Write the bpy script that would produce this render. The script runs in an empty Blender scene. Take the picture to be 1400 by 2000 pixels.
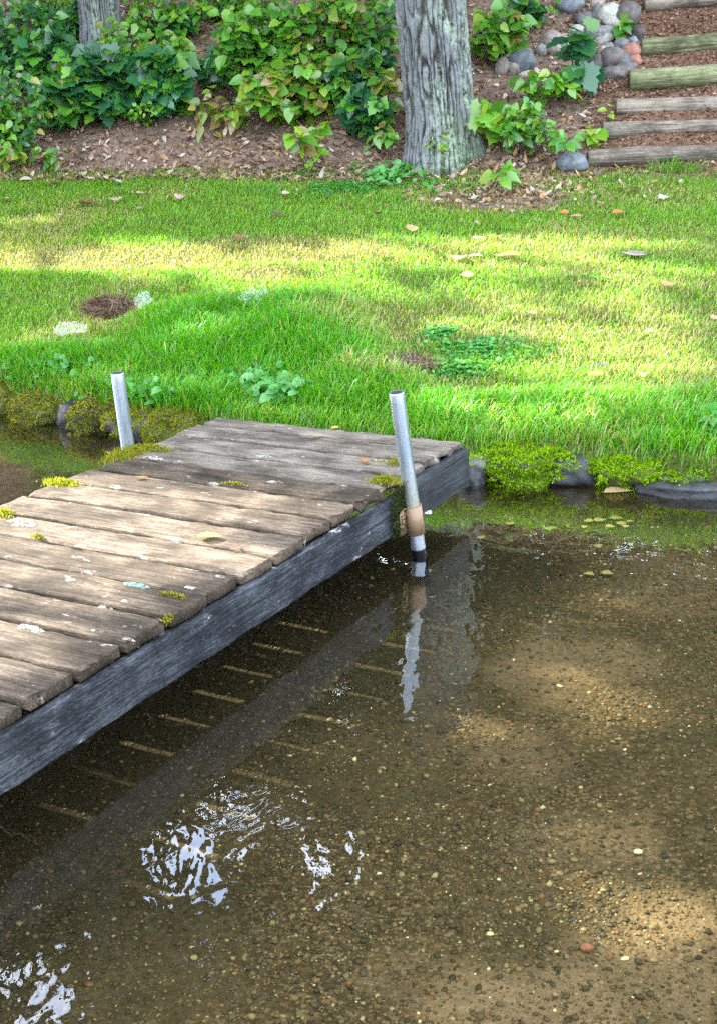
import bpy, bmesh, math, random
import numpy as np
from mathutils import Vector, Matrix, noise as mn

rng = np.random.default_rng(11)
random.seed(5)
R = math.radians
sc = bpy.context.scene
COL = sc.collection

# ------------------------------------------------------------------ camera
FPX, PITCH, ROLL, CAMH = 2500.0, 0.32201, 0.04673, 1.697
cp, sp, cr, sr = math.cos(PITCH), math.sin(PITCH), math.cos(ROLL), math.sin(ROLL)
EX = np.array([1.0, 0, 0]); EU = np.array([0, sp, cp]); EF = np.array([0, cp, -sp])
CR_, CU_ = cr * EX - sr * EU, sr * EX + cr * EU
cam_d = bpy.data.cameras.new('camera')
cam = bpy.data.objects.new('camera', cam_d); COL.objects.link(cam)
cam_d.sensor_fit = 'VERTICAL'; cam_d.sensor_height = 24.0; cam_d.lens = 24.0 * FPX / 2000.0
cam_d.clip_start = 0.05; cam_d.clip_end = 600
M = Matrix(((CR_[0], CU_[0], -EF[0], 0), (CR_[1], CU_[1], -EF[1], 0), (CR_[2], CU_[2], -EF[2], CAMH), (0, 0, 0, 1)))
cam.matrix_world = M
sc.camera = cam

# ------------------------------------------------------------------ sky, sun, exposure
SUN_EL = R(34.0)
SUN_AZ = R(-28.5)
SD = np.array([math.cos(SUN_EL) * math.cos(SUN_AZ), math.cos(SUN_EL) * math.sin(SUN_AZ), -math.sin(SUN_EL)])
w = bpy.data.worlds.new("World"); sc.world = w; w.use_nodes = True
nt = w.node_tree; nt.nodes.clear()
sky = nt.nodes.new('ShaderNodeTexSky'); sky.sky_type = 'NISHITA'; sky.sun_disc = False
sky.sun_elevation = SUN_EL; sky.sun_rotation = math.atan2(-SD[0], -SD[1])
sky.air_density = 1.0; sky.dust_density = 1.5; sky.ozone_density = 1.0
bg = nt.nodes.new('ShaderNodeBackground'); bg.inputs[1].default_value = 0.15
wo = nt.nodes.new('ShaderNodeOutputWorld')
tcw = nt.nodes.new('ShaderNodeTexCoord'); mpw = nt.nodes.new('ShaderNodeMapping'); mpw.inputs['Scale'].default_value = (1.6, 1.6, 3.2); nt.links.new(tcw.outputs['Generated'], mpw.inputs[0])
cln = nt.nodes.new('ShaderNodeTexNoise'); cln.inputs['Scale'].default_value = 2.2; cln.inputs['Detail'].default_value = 6; nt.links.new(mpw.outputs[0], cln.inputs['Vector'])
clr = nt.nodes.new('ShaderNodeValToRGB'); clr.color_ramp.elements[0].position = .34; clr.color_ramp.elements[1].position = .56; nt.links.new(cln.outputs['Fac'], clr.inputs[0])
clm = nt.nodes.new('ShaderNodeMix'); clm.data_type = 'RGBA'; clm.inputs[7].default_value = (6.0, 6.3, 6.8, 1); nt.links.new(clr.outputs[0], clm.inputs[0]); nt.links.new(sky.outputs[0], clm.inputs[6])
sxy = nt.nodes.new('ShaderNodeSeparateXYZ'); nt.links.new(tcw.outputs['Generated'], sxy.inputs[0])
glr = nt.nodes.new('ShaderNodeMapRange'); glr.inputs['From Min'].default_value = 0.0; glr.inputs['From Max'].default_value = 0.9; glr.inputs['To Min'].default_value = 1.0; glr.inputs['To Max'].default_value = 2.1; nt.links.new(sxy.outputs[1], glr.inputs[0])
vsc = nt.nodes.new('ShaderNodeVectorMath'); vsc.operation = 'SCALE'; nt.links.new(clm.outputs[2], vsc.inputs[0]); nt.links.new(glr.outputs[0], vsc.inputs['Scale'])
nt.links.new(vsc.outputs[0], bg.inputs[0]); nt.links.new(bg.outputs[0], wo.inputs[0])
ld = bpy.data.lights.new('sun', 'SUN'); ld.energy = 5.0; ld.angle = R(0.53); ld.color = (1.0, 0.93, 0.80)
lo = bpy.data.objects.new('sun', ld); COL.objects.link(lo)
lo.rotation_euler = Vector(SD).to_track_quat('-Z', 'Y').to_euler()
lo.location = (-20, 5, 20)
sc.view_settings.view_transform = 'Standard'; sc.view_settings.look = 'None'
sc.view_settings.exposure = 2.5; sc.view_settings.gamma = 1.0; sc.view_settings.use_curve_mapping = False
sc.cycles.max_bounces = 8; sc.cycles.transparent_max_bounces = 16
sc.cycles.diffuse_bounces = 3; sc.cycles.glossy_bounces = 3; sc.cycles.transmission_bounces = 4
sc.cycles.use_denoising = False; sc.cycles.sample_clamp_indirect = 4.0
sc.cycles.caustics_reflective = False; sc.cycles.caustics_refractive = False

# ------------------------------------------------------------------ picture <-> place (survey helpers)
def ray(px, py):
    px = np.asarray(px, float); py = np.asarray(py, float)
    x = (px - 700) / FPX; u = -(py - 1000) / FPX
    return x[..., None] * CR_ + u[..., None] * CU_ + EF
def project(P):
    Q = P - np.array([0, 0, CAMH]); d = Q @ EF
    d = np.where(np.abs(d) < 1e-6, 1e-6, d)
    return np.stack([700 + FPX * (Q @ CR_) / d, 1000 - FPX * (Q @ CU_) / d], -1), d
def at_z(px, py, z):
    d = ray(px, py); return np.array([0, 0, CAMH]) + d * ((z - CAMH) / d[2])

# ------------------------------------------------------------------ cheap vectorised value noise
_perm = rng.permutation(512)
_val = rng.random(512)
def _h(i, j): return _val[(_perm[(i & 255)] + j) & 511]
def vnoise(x, y):
    x = np.asarray(x, float); y = np.asarray(y, float)
    i = np.floor(x).astype(int); j = np.floor(y).astype(int)
    fx = x - i; fy = y - j; fx = fx * fx * (3 - 2 * fx); fy = fy * fy * (3 - 2 * fy)
    return (_h(i, j) * (1 - fx) + _h(i + 1, j) * fx) * (1 - fy) + (_h(i, j + 1) * (1 - fx) + _h(i + 1, j + 1) * fx) * fy
def fbm(x, y, o=4):
    s = 0; a = 1; t = 0
    for k in range(o):
        s = s + a * vnoise(x * 2 ** k + 17.3 * k, y * 2 ** k - 9.1 * k); t += a; a *= .5
    return s / t
def sstep(a, b, x): 
    t = np.clip((x - a) / (b - a), 0, 1); return t * t * (3 - 2 * t)

# ------------------------------------------------------------------ terrain
SHX = np.array([-60, -10, -4, -2.6, -2.03, -1.82, -1.51, -1.29, -1.04, -.3, .3, .53, .69, .91, 1.03, 1.10, 1.30, 1.50, 4, 10, 60])
SHY = np.array([44, 13, 8.7, 7.62, 7.22, 7.06, 6.81, 6.63, 6.43, 5.95, 5.55, 5.44, 5.45, 5.38, 5.30, 5.24, 5.16, 5.07, 4.1, 2.6, 0.0])
def ys(x): return np.interp(x, SHX, SHY)
def yb(x): return np.maximum(10.3 - .2 * x, ys(x) + 2.2)
def zb(x): return np.clip(1.02 - .033 * x, .7, 1.4)
def height(x, y):
    x = np.asarray(x, float); y = np.asarray(y, float)
    t = y - ys(x); T = yb(x) - ys(x)
    bed = -.115 + .014 * np.minimum(t, 0) + .03 * np.minimum(t + 8, 0) + .016 * (fbm(x * 1.6, y * 1.6, 3) - .5)
    bed = np.maximum(bed, -3)
    lip = .14 + .04 * (fbm(x * 3, y * 3, 2) - .5)
    s = t / T
    lawn = lip + (zb(x) - .14) * np.clip(s, 0, 1) + .05 * (fbm(x * .9, y * .9, 3) - .5) * np.clip(s * 4, 0, 1)
    q = np.maximum(t - T, 0)
    bank = .60 * np.minimum(q, 4) + .35 * np.clip(q - 4, 0, 4) + .06 * np.clip(q - 8, 0, 80)
    bank = bank + np.clip(q * 1.5, 0, 1) * .14 * (fbm(x * 1.7, y * 1.7, 3) - .5)
    land = lawn + bank
    k = sstep(-.03, .07, t)
    return bed * (1 - k) + land * k
def ground_at(px, py, lo=2.0, hi=40.0, n=1200):
    d = ray(px, py); s = np.linspace(lo, hi, n) / d[1]
    P = np.array([0, 0, CAMH]) + d[None] * s[:, None]
    below = P[:, 2] < height(P[:, 0], P[:, 1])
    i = int(np.argmax(below)) if below.any() else n - 1
    p = P[i]; return np.array([p[0], p[1], float(height(p[0], p[1]))])

# ------------------------------------------------------------------ mesh helpers
def mk(name, V, F, mat, parent=None, col=None, smooth=False, loc=None, fmat=None):
    """V (n,3); F list of integer arrays (m,k); col (n,3) linear albedo"""
    me = bpy.data.meshes.new(name)
    V = np.asarray(V, np.float32)
    if loc is not None: V = V - np.asarray(loc, np.float32)
    F = [np.asarray(f, np.int32) for f in (F if isinstance(F, list) else [F]) if len(f)]
    me.vertices.add(len(V)); me.vertices.foreach_set('co', V.ravel())
    nl = sum(f.size for f in F); npol = sum(len(f) for f in F)
    me.loops.add(nl); me.loops.foreach_set('vertex_index', np.concatenate([f.ravel() for f in F]))
    me.polygons.add(npol)
    tot = np.concatenate([np.full(len(f), f.shape[1], np.int32) for f in F])
    me.polygons.foreach_set('loop_start', np.concatenate([[0], np.cumsum(tot)[:-1]]).astype(np.int32))
    me.update(calc_edges=True)
    if smooth: me.polygons.foreach_set('use_smooth', np.ones(npol, bool))
    if fmat is not None: me.polygons.foreach_set('material_index', fmat.astype(np.int32))
    if col is not None:
        a = me.attributes.new('Col', 'FLOAT_COLOR', 'POINT')
        c = np.ones((len(V), 4), np.float32); c[:, :col.shape[1]] = col; a.data.foreach_set('color', c.ravel())
    me.validate()
    for m in (mat if isinstance(mat, (list, tuple)) else [mat]): me.materials.append(m)
    o = bpy.data.objects.new(name, me); COL.objects.link(o)
    if loc is not None: o.location = loc
    if parent is not None: o.parent = parent
    return o
def empty(name, loc, rz=0):
    o = bpy.data.objects.new(name, None); COL.objects.link(o); o.location = loc; o.rotation_euler = (0, 0, rz)
    o.empty_display_size = .1; return o
def tag(o, label=None, cat=None, group=None, kind=None):
    if label: o['label'] = label
    if cat: o['category'] = cat
    if group: o['group'] = group
    if kind: o['kind'] = kind
    return o
class Acc:
    def __init__(s): s.V = []; s.F = {}; s.C = []; s.n = 0
    def add(s, V, F, C=None):
        V = np.asarray(V, float).reshape(-1, 3)
        for f in (F if isinstance(F, list) else [F]):
            f = np.asarray(f); s.F.setdefault(f.shape[1], []).append(f + s.n)
        s.V.append(V); s.n += len(V)
        if C is not None:
            C = np.asarray(C, float); s.C.append(np.broadcast_to(C, (len(V), 3)) if C.ndim == 1 else C)
    def build(s, name, mat, parent=None, smooth=False, loc=None):
        return mk(name, np.concatenate(s.V), [np.concatenate(f) for f in s.F.values()], mat, parent,
                  np.concatenate(s.C) if s.C else None, smooth, loc)
def unit(v): return v / np.maximum(np.linalg.norm(v, axis=-1, keepdims=True), 1e-9)
def inst(tv, tf, P, X, N, S, C, bend=None):
    """copy template (tv,(list of faces)) to each P with axes X (along leaf) and normal N, size S, colour C (n,3)"""
    n = len(P); m = len(tv)
    X = unit(X); N = unit(N - X * (N * X).sum(-1, keepdims=True)); Y = np.cross(N, X)
    S = np.asarray(S).reshape(n, 1, 1)
    V = P[:, None] + S * (tv[None, :, 0:1] * X[:, None] + tv[None, :, 1:2] * Y[:, None] + tv[None, :, 2:3] * N[:, None])
    if bend is not None:
        V = V + (S * (tv[None, :, 0:1] ** 2) * np.asarray(bend).reshape(n, 1, 1)) * np.array([0, 0, -1.0])
    off = (np.arange(n) * m)[:, None, None]
    F = [(np.asarray(f)[None] + off).reshape(-1, np.asarray(f).shape[1]) for f in tf]
    return V.reshape(-1, 3), F, np.repeat(C, m, 0)
def tube(path, rad, k=8, cap=True):
    path = np.asarray(path, float); n = len(path); rad = np.broadcast_to(np.asarray(rad, float), (n,))
    T = unit(np.gradient(path, axis=0)); up = np.array([0.01, 0.02, 1.0]); 
    if abs(T[0] @ unit(up)) > .9: up = np.array([1.0, .03, .02])
    A = unit(np.cross(T, up)); B = np.cross(T, A)
    th = np.linspace(0, 2 * np.pi, k, endpoint=False)
    V = (path[:, None] + rad[:, None, None] * (np.cos(th)[None, :, None] * A[:, None] + np.sin(th)[None, :, None] * B[:, None])).reshape(-1, 3)
    i = np.arange(n - 1)[:, None] * k; j = np.arange(k)[None]; j2 = (j + 1) % k
    Fq = np.stack([i + j, i + j2, i + k + j2, i + k + j], -1).reshape(-1, 4)
    F = [Fq]
    if cap:
        V = np.concatenate([V, path[:1], path[-1:]]); a, b = n * k, n * k + 1
        jj = np.arange(k); F.append(np.concatenate([np.stack([np.full(k, a), (jj + 1) % k, jj], -1),
            np.stack([np.full(k, b), (n - 1) * k + jj, (n - 1) * k + (jj + 1) % k], -1)]))
    return V, F
def icos(sub):
    bm = bmesh.new(); bmesh.ops.create_icosphere(bm, subdivisions=sub, radius=1)
    V = np.array([v.co[:] for v in bm.verts]); F = np.array([[v.index for v in f.verts] for f in bm.faces]); bm.free(); return V, F
ICO = {k: icos(k) for k in (1, 2, 3, 4, 5)}

# leaf templates: x along the leaf (0..1), y across, z up
def ovate(wd=.36, fold=.10):
    st = [(.0, 0), (.14, .72), (.34, 1.0), (.58, .86), (.8, .46), (1.0, 0)]
    mid = [(x, 0, 0) for x, _ in st]
    L = [(x, wd * a, fold * a) for x, a in st[1:-1]]; Rr = [(x, -wd * a, fold * a) for x, a in st[1:-1]]
    V = np.array(mid + L + Rr); q = []; t = []
    l0, r0 = 6, 10
    t += [(0, l0, 1)[::-1], (0, r0, 1), (4, l0 + 3, 5)[::-1], (4, r0 + 3, 5)]
    for k in range(3):
        q += [(1 + k, 2 + k, l0 + k + 1, l0 + k), (1 + k, r0 + k, r0 + k + 1, 2 + k)]
    return V, [np.array(q), np.array(t)]
def lobed(pts, fold=.06):
    """fan from a centre; pts one side outline from base to tip"""
    out = pts + [(x, -y) for x, y in reversed(pts[1:-1])]
    V = [(.38, 0, 0)] + [(x, y, fold * (abs(y) * 2 + .3 * math.sin(7 * x))) for x, y in out]
    n = len(out)
    return np.array(V), [np.array([(0, 1 + k, 1 + (k + 1) % n) for k in range(n)])]
OV = ovate(); OVN = ovate(.26, .06); OVR = ovate(.44, .08)
MAPLE = lobed([(0, 0), (-.04, .14), (-.10, .30), (.05, .31), (.06, .50), (.20, .44), (.36, .60), (.42, .46), (.52, .47), (.54, .26), (.68, .30), (.76, .20), (.82, .18), (.86, .08), (1.0, 0)], .02)
OAK = lobed([(0, 0), (.10, .05), (.20, .16), (.26, .08), (.36, .28), (.43, .12), (.55, .36), (.62, .16), (.74, .30), (.80, .14), (.92, .14), (1.0, 0)], .10)

# ------------------------------------------------------------------ materials
class NT:
    def __init__(s, name):
        s.m = bpy.data.materials.new(name); s.m.use_nodes = True; s.t = s.m.node_tree; s.t.nodes.clear()
        s.out = s.n('ShaderNodeOutputMaterial')
    def n(s, ty, **kw):
        nd = s.t.nodes.new(ty)
        for k, v in kw.items(): setattr(nd, k, v)
        return nd
    def l(s, a, b): s.t.links.new(a, b)
    def set(s, inp, v):
        if hasattr(v, 'is_output'): s.l(v, inp)
        elif isinstance(v, (tuple, list)) and len(v) == 3 and inp.type == 'RGBA': inp.default_value = (*v, 1)
        else: inp.default_value = v
    def noise(s, scale=5, detail=4, rough=.55, vec=None, dist=0):
        nd = s.n('ShaderNodeTexNoise'); nd.inputs['Scale'].default_value = scale; nd.inputs['Detail'].default_value = detail
        nd.inputs['Roughness'].default_value = rough; nd.inputs['Distortion'].default_value = dist
        if vec is not None: s.l(vec, nd.inputs['Vector'])
        return nd.outputs['Fac']
    def ramp(s, fac, stops):
        nd = s.n('ShaderNodeValToRGB'); e = nd.color_ramp.elements
        while len(e) < len(stops): e.new(0.5)
        for k, (p, c) in enumerate(stops):
            e[k].position = p; e[k].color = (*c, 1) if len(c) == 3 else c
        s.set(nd.inputs[0], fac); return nd.outputs[0]
    def mix(s, f, a, b, mode='MIX'):
        nd = s.n('ShaderNodeMix', data_type='RGBA', blend_type=mode)
        s.set(nd.inputs[0], f); s.set(nd.inputs[6], a); s.set(nd.inputs[7], b); return nd.outputs[2]
    def math(s, op, a, b=0.0, clamp=False):
        nd = s.n('ShaderNodeMath', operation=op, use_clamp=clamp); s.set(nd.inputs[0], a); s.set(nd.inputs[1], b); return nd.outputs[0]
    def coord(s, which='Object'): return s.n('ShaderNodeTexCoord').outputs[which]
    def pos(s): return s.n('ShaderNodeNewGeometry').outputs['Position']
    def mapping(s, vec, scale=(1, 1, 1), loc=(0, 0, 0), rot=(0, 0, 0)):
        nd = s.n('ShaderNodeMapping'); s.l(vec, nd.inputs[0]); s.set(nd.inputs['Scale'], scale); s.set(nd.inputs['Location'], loc); s.set(nd.inputs['Rotation'], rot)
        return nd.outputs[0]
    def bump(s, h, strength=.3, dist=.01):
        nd = s.n('ShaderNodeBump'); nd.inputs['Strength'].default_value = strength; nd.inputs['Distance'].default_value = dist
        s.l(h, nd.inputs['Height']); return nd.outputs[0]
    def principled(s, col, rough=.8, normal=None, spec=.3, metal=0.0):
        nd = s.n('ShaderNodeBsdfPrincipled'); s.set(nd.inputs['Base Color'], col); s.set(nd.inputs['Roughness'], rough)
        nd.inputs['Specular IOR Level'].default_value = spec; s.set(nd.inputs['Metallic'], metal)
        if normal is not None: s.l(normal, nd.inputs['Normal'])
        s.l(nd.outputs[0], s.out.inputs[0]); return nd
    def objrand(s): return s.n('ShaderNodeObjectInfo').outputs['Random']
    def attr(s, name='Col'): return s.n('ShaderNodeAttribute', attribute_name=name).outputs['Color']

def leaf_mat(name, trans=.4, gloss=.06, rough=.4, vein=0.0):
    s = NT(name); c = s.attr()
    n = s.noise(60, 3, vec=s.coord()); c = s.mix(s.math('MULTIPLY', n, .35), c, s.mix(1.0, c, (.55, .6, .5), 'MULTIPLY'))
    d = s.n('ShaderNodeBsdfDiffuse'); t = s.n('ShaderNodeBsdfTranslucent'); g = s.n('ShaderNodeBsdfGlossy')
    s.l(c, d.inputs[0]); s.l(s.mix(1.0, c, (1.15, 1.1, .6), 'MULTIPLY'), t.inputs[0]); s.set(g.inputs[0], (.9, .95, 1.0)); g.inputs['Roughness'].default_value = rough
    m1 = s.n('ShaderNodeMixShader'); m1.inputs[0].default_value = trans; s.l(d.outputs[0], m1.inputs[1]); s.l(t.outputs[0], m1.inputs[2])
    m2 = s.n('ShaderNodeMixShader'); m2.inputs[0].default_value = gloss; s.l(m1.outputs[0], m2.inputs[1]); s.l(g.outputs[0], m2.inputs[2])
    s.l(m2.outputs[0], s.out.inputs[0]); return s.m
M_LEAF = leaf_mat('leaf', .42, .07, .38)
M_GRASS = leaf_mat('grass_blade', .45, .04, .4)
M_MOSS = leaf_mat('moss', .5, .0, .6)
M_DEAD = leaf_mat('dead_leaf', .22, .03, .5)

def wood_mat(name, dark, mid, light, spots, grainscale=1.0, spotamt=.62, rough=.85, spec=.25, spotsize=14):
    s = NT(name); r = s.objrand()
    off = s.n('ShaderNodeCombineXYZ'); s.l(s.math('MULTIPLY', r, 37.0), off.inputs[0]); s.l(s.math('MULTIPLY', r, 91.0), off.inputs[1])
    va = s.n('ShaderNodeVectorMath', operation='ADD'); s.l(s.coord(), va.inputs[0]); s.l(off.outputs[0], va.inputs[1]); v = va.outputs[0]
    g1 = s.noise(1.0, 6, .65, s.mapping(v, (5 * grainscale, 110 * grainscale, 60)), .6)
    g2 = s.noise(1.0, 4, .6, s.mapping(v, (16 * grainscale, 300 * grainscale, 200)))
    blot = s.noise(6, 5, .6, v)
    f = s.math('ADD', s.math('MULTIPLY', g1, .5), s.math('ADD', s.math('MULTIPLY', g2, .3), s.math('MULTIPLY', blot, .42)))
    f = s.math('ADD', f, s.math('MULTIPLY', s.math('SUBTRACT', r, .5), .14))
    spk = s.noise(1.0, 2, .5, s.mapping(v, (70, 420, 300))); f = s.math('ADD', f, s.math('MULTIPLY', s.math('SUBTRACT', spk, .5), .34))
    c = s.ramp(f, [(.40, dark), (.58, mid), (.74, light)])
    stain = s.ramp(s.noise(1.0, 5, .65, s.mapping(v, (3.2, 9, 5)), .4), [(.36, (.42, .42, .42)), (.56, (1, 1, 1))]); c = s.mix(1.0, c, stain, 'MULTIPLY')
    sp_ = s.noise(spotsize, 6, .7, s.mapping(v, (.55, 1.1, 1)))
    c = s.mix(s.ramp(sp_, [(spotamt, (0, 0, 0)), (spotamt + .06, (1, 1, 1))]), c, spots)
    crack = s.ramp(s.noise(1.0, 3, .5, s.mapping(v, (2.2 * grainscale, 60 * grainscale, 40)), .3), [(.28, (1, 1, 1)), (.36, (0, 0, 0))])
    c = s.mix(s.math('MULTIPLY', crack, .6), c, tuple(x * .35 for x in dark))
    h = s.math('SUBTRACT', s.math('ADD', g1, s.math('MULTIPLY', g2, .6)), s.math('MULTIPLY', crack, .8))
    s.principled(c, rough, s.bump(h, .7, .006), spec); return s.m
M_PLANK = wood_mat('sun_bleached_plank', (.022, .017, .012), (.092, .070, .050), (.245, .195, .148), (.40, .36, .31))
M_PLANK_GREY = wood_mat('damp_shaded_plank', (.034, .029, .023), (.115, .098, .081), (.25, .22, .185), (.38, .36, .33))  # damp grey tone, partly the shore end's shade put into the colour
M_BEAM = wood_mat('weathered_beam', (.005, .007, .010), (.016, .020, .027), (.11, .124, .145), (.30, .31, .33), 1.3, .63)
M_BEAM_DARK = wood_mat('wet_dark_beam', (.012, .016, .022), (.030, .036, .044), (.075, .085, .095), (.2, .2, .2), .8, .74, .6)
M_LOG = wood_mat('weathered_log', (.04, .032, .026), (.17, .145, .12), (.36, .315, .26), (.45, .40, .34), .8, .7)
M_LOG_GREEN = wood_mat('greenish_treated_log', (.06, .07, .035), (.19, .21, .11), (.38, .39, .23), (.42, .45, .30), .8, .7)

def rock_mat(name, a, b, c_, lich=(.42, .47, .42), amt=.66, wet=False):
    s = NT(name); v = s.coord(); r = s.objrand()
    f = s.noise(9, 8, .65, v, .4); fine = s.noise(90, 4, .7, v)
    f = s.math('ADD', s.math('MULTIPLY', f, .75), s.math('MULTIPLY', fine, .28))
    f = s.math('ADD', f, s.math('MULTIPLY', s.math('SUBTRACT', r, .5), .22))
    c = s.ramp(f, [(.34, a), (.52, b), (.70, c_)])
    c = s.mix(s.ramp(s.noise(16, 5, .7, v), [(amt, (0, 0, 0)), (amt + .07, (1, 1, 1))]), c, lich)
    h = s.math('ADD', s.noise(14, 8, .7, v), s.math('MULTIPLY', fine, .25))
    s.principled(c, .45 if wet else .78, s.bump(h, .8, .012), .4); return s.m
M_ROCK = rock_mat('grey_rock', (.09, .092, .098), (.20, .20, .205), (.36, .36, .36))
M_ROCK_WARM = rock_mat('warm_grey_rock', (.13, .11, .10), (.27, .235, .215), (.42, .38, .35))
M_ROCK_BLUE = rock_mat('blue_grey_rock', (.06, .07, .085), (.15, .175, .205), (.30, .335, .37), (.42, .46, .48))
M_ROCK_RED = rock_mat('red_brown_rock', (.13, .055, .04), (.30, .135, .095), (.42, .23, .17), (.4, .3, .26), .75)
M_ROCK_PALE = rock_mat('pale_rock', (.22, .22, .20), (.40, .40, .37), (.55, .55, .51))
M_ROCK_SHORE = rock_mat('shore_rock', (.014, .015, .019), (.05, .054, .062), (.16, .17, .185), (.32, .34, .36), .72, True)

M_ROCK_MOSS = rock_mat('moss_grown_rock', (.03, .04, .02), (.08, .10, .03), (.16, .19, .05), (.12, .13, .10), .7)
def simple(name, col, rough=.5, metal=0.0, nscale=30, namt=.4, spec=.5, bumpd=.0005):
    s = NT(name); n = s.noise(nscale, 5, .65, s.coord()); c = s.mix(n, tuple(x * (1 - namt) for x in col), tuple(min(1, x * (1 + namt * .5)) for x in col))
    s.principled(c, s.math('ADD', s.math('MULTIPLY', n, .25), rough - .12), s.bump(n, .4, bumpd), spec, metal); return s.m
def pipe_mat():
    s = NT('galvanised_steel'); v = s.coord()
    n = s.noise(30, 6, .7, s.mapping(v, (1, 1, .12))); sp_ = s.noise(120, 3, .6, v)
    c = s.ramp(s.math('ADD', s.math('MULTIPLY', n, .7), s.math('MULTIPLY', sp_, .3)), [(.3, (.20, .26, .33)), (.5, (.34, .41, .49)), (.7, (.52, .58, .64))])
    z = s.n('ShaderNodeSeparateXYZ'); s.l(v, z.inputs[0])
    rust = s.math('MULTIPLY', s.ramp(z.outputs[2], [(.17, (0, 0, 0)), (.21, (1, 1, 1)), (.36, (0, 0, 0))]), s.ramp(n, [(.3, (.5, .5, .5)), (.7, (1, 1, 1))]))
    c = s.mix(s.math('MULTIPLY', rust, .75), c, (.32, .28, .13))
    foot = s.ramp(z.outputs[2], [(.024, (1, 1, 1)), (.030, (0, 0, 0))]); c = s.mix(foot, c, (.012, .014, .018))
    s.principled(c, s.math('ADD', s.math('MULTIPLY', n, .3), .22), s.bump(n, .2, .001), .5, s.math('SUBTRACT', .80, s.math('MULTIPLY', rust, .5))); return s.m
M_PIPE = pipe_mat()
M_PIPE_IN = simple('pipe_inside', (.06, .06, .07), .7, .3)
M_BRACKET = simple('tan_painted_steel', (.30, .20, .125), .5, .15, 22, .35)
M_BOLT = simple('zinc_bolt', (.62, .64, .62), .35, .8)
def lichen_mat(name, col):
    s = NT(name); v = s.pos(); n = s.noise(55, 6, .75, v); d = s.n('ShaderNodeBsdfDiffuse'); s.l(s.mix(s.noise(160, 3, .6, v), tuple(x * .55 for x in col), col), d.inputs[0])
    t = s.n('ShaderNodeBsdfTransparent'); m = s.n('ShaderNodeMixShader'); s.l(s.ramp(n, [(.44, (0, 0, 0)), (.56, (.85, .85, .85))]), m.inputs[0]); s.l(t.outputs[0], m.inputs[1]); s.l(d.outputs[0], m.inputs[2]); s.l(m.outputs[0], s.out.inputs[0]); return s.m
M_LICHEN = lichen_mat('lichen', (.42, .50, .40)); M_LICHEN_BLUE = lichen_mat('blue_green_lichen', (.25, .46, .46)); M_LICHEN_WHITE = lichen_mat('white_lichen', (.58, .54, .47)); M_QUARTZ = simple('pale_pebble', (.66, .62, .5), .6)

def bark_mat():
    s = NT('oak_bark'); a = s.n('ShaderNodeAttribute', attribute_name='Col')
    sep = s.n('ShaderNodeSeparateColor'); s.l(a.outputs['Color'], sep.inputs[0]); v = s.coord()
    n = s.noise(1, 7, .7, s.mapping(v, (30, 30, 22))); f2 = s.noise(1, 4, .7, s.mapping(v, (150, 150, 110)))
    f = s.math('ADD', s.math('MULTIPLY', n, .6), s.math('MULTIPLY', f2, .4))
    c = s.ramp(f, [(.32, (.08, .084, .09)), (.5, (.175, .19, .21)), (.68, (.33, .355, .385))])
    c = s.mix(sep.outputs[0], (.045, .038, .034), c)
    lich = s.math('MULTIPLY', sep.outputs[1], s.ramp(s.noise(26, 5, .75, v), [(.44, (0, 0, 0)), (.54, (1, 1, 1))]))
    c = s.mix(s.math('MULTIPLY', lich, .85), c, (.40, .52, .40))
    moss = s.math('MULTIPLY', sep.outputs[2], s.ramp(s.noise(40, 5, .7, v), [(.4, (0, 0, 0)), (.6, (1, 1, 1))]))
    c = s.mix(moss, c, (.07, .13, .03))
    s.principled(c, .9, s.bump(f, .9, .012), .15); return s.m
M_BARK = bark_mat()
M_TWIG = simple('twig_bark', (.13, .095, .065), .85, 0, 60, .5, .2, .002)
M_STEM_GREEN = simple('green_stem', (.12, .16, .05), .7, 0, 60, .4, .3, .001)

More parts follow.
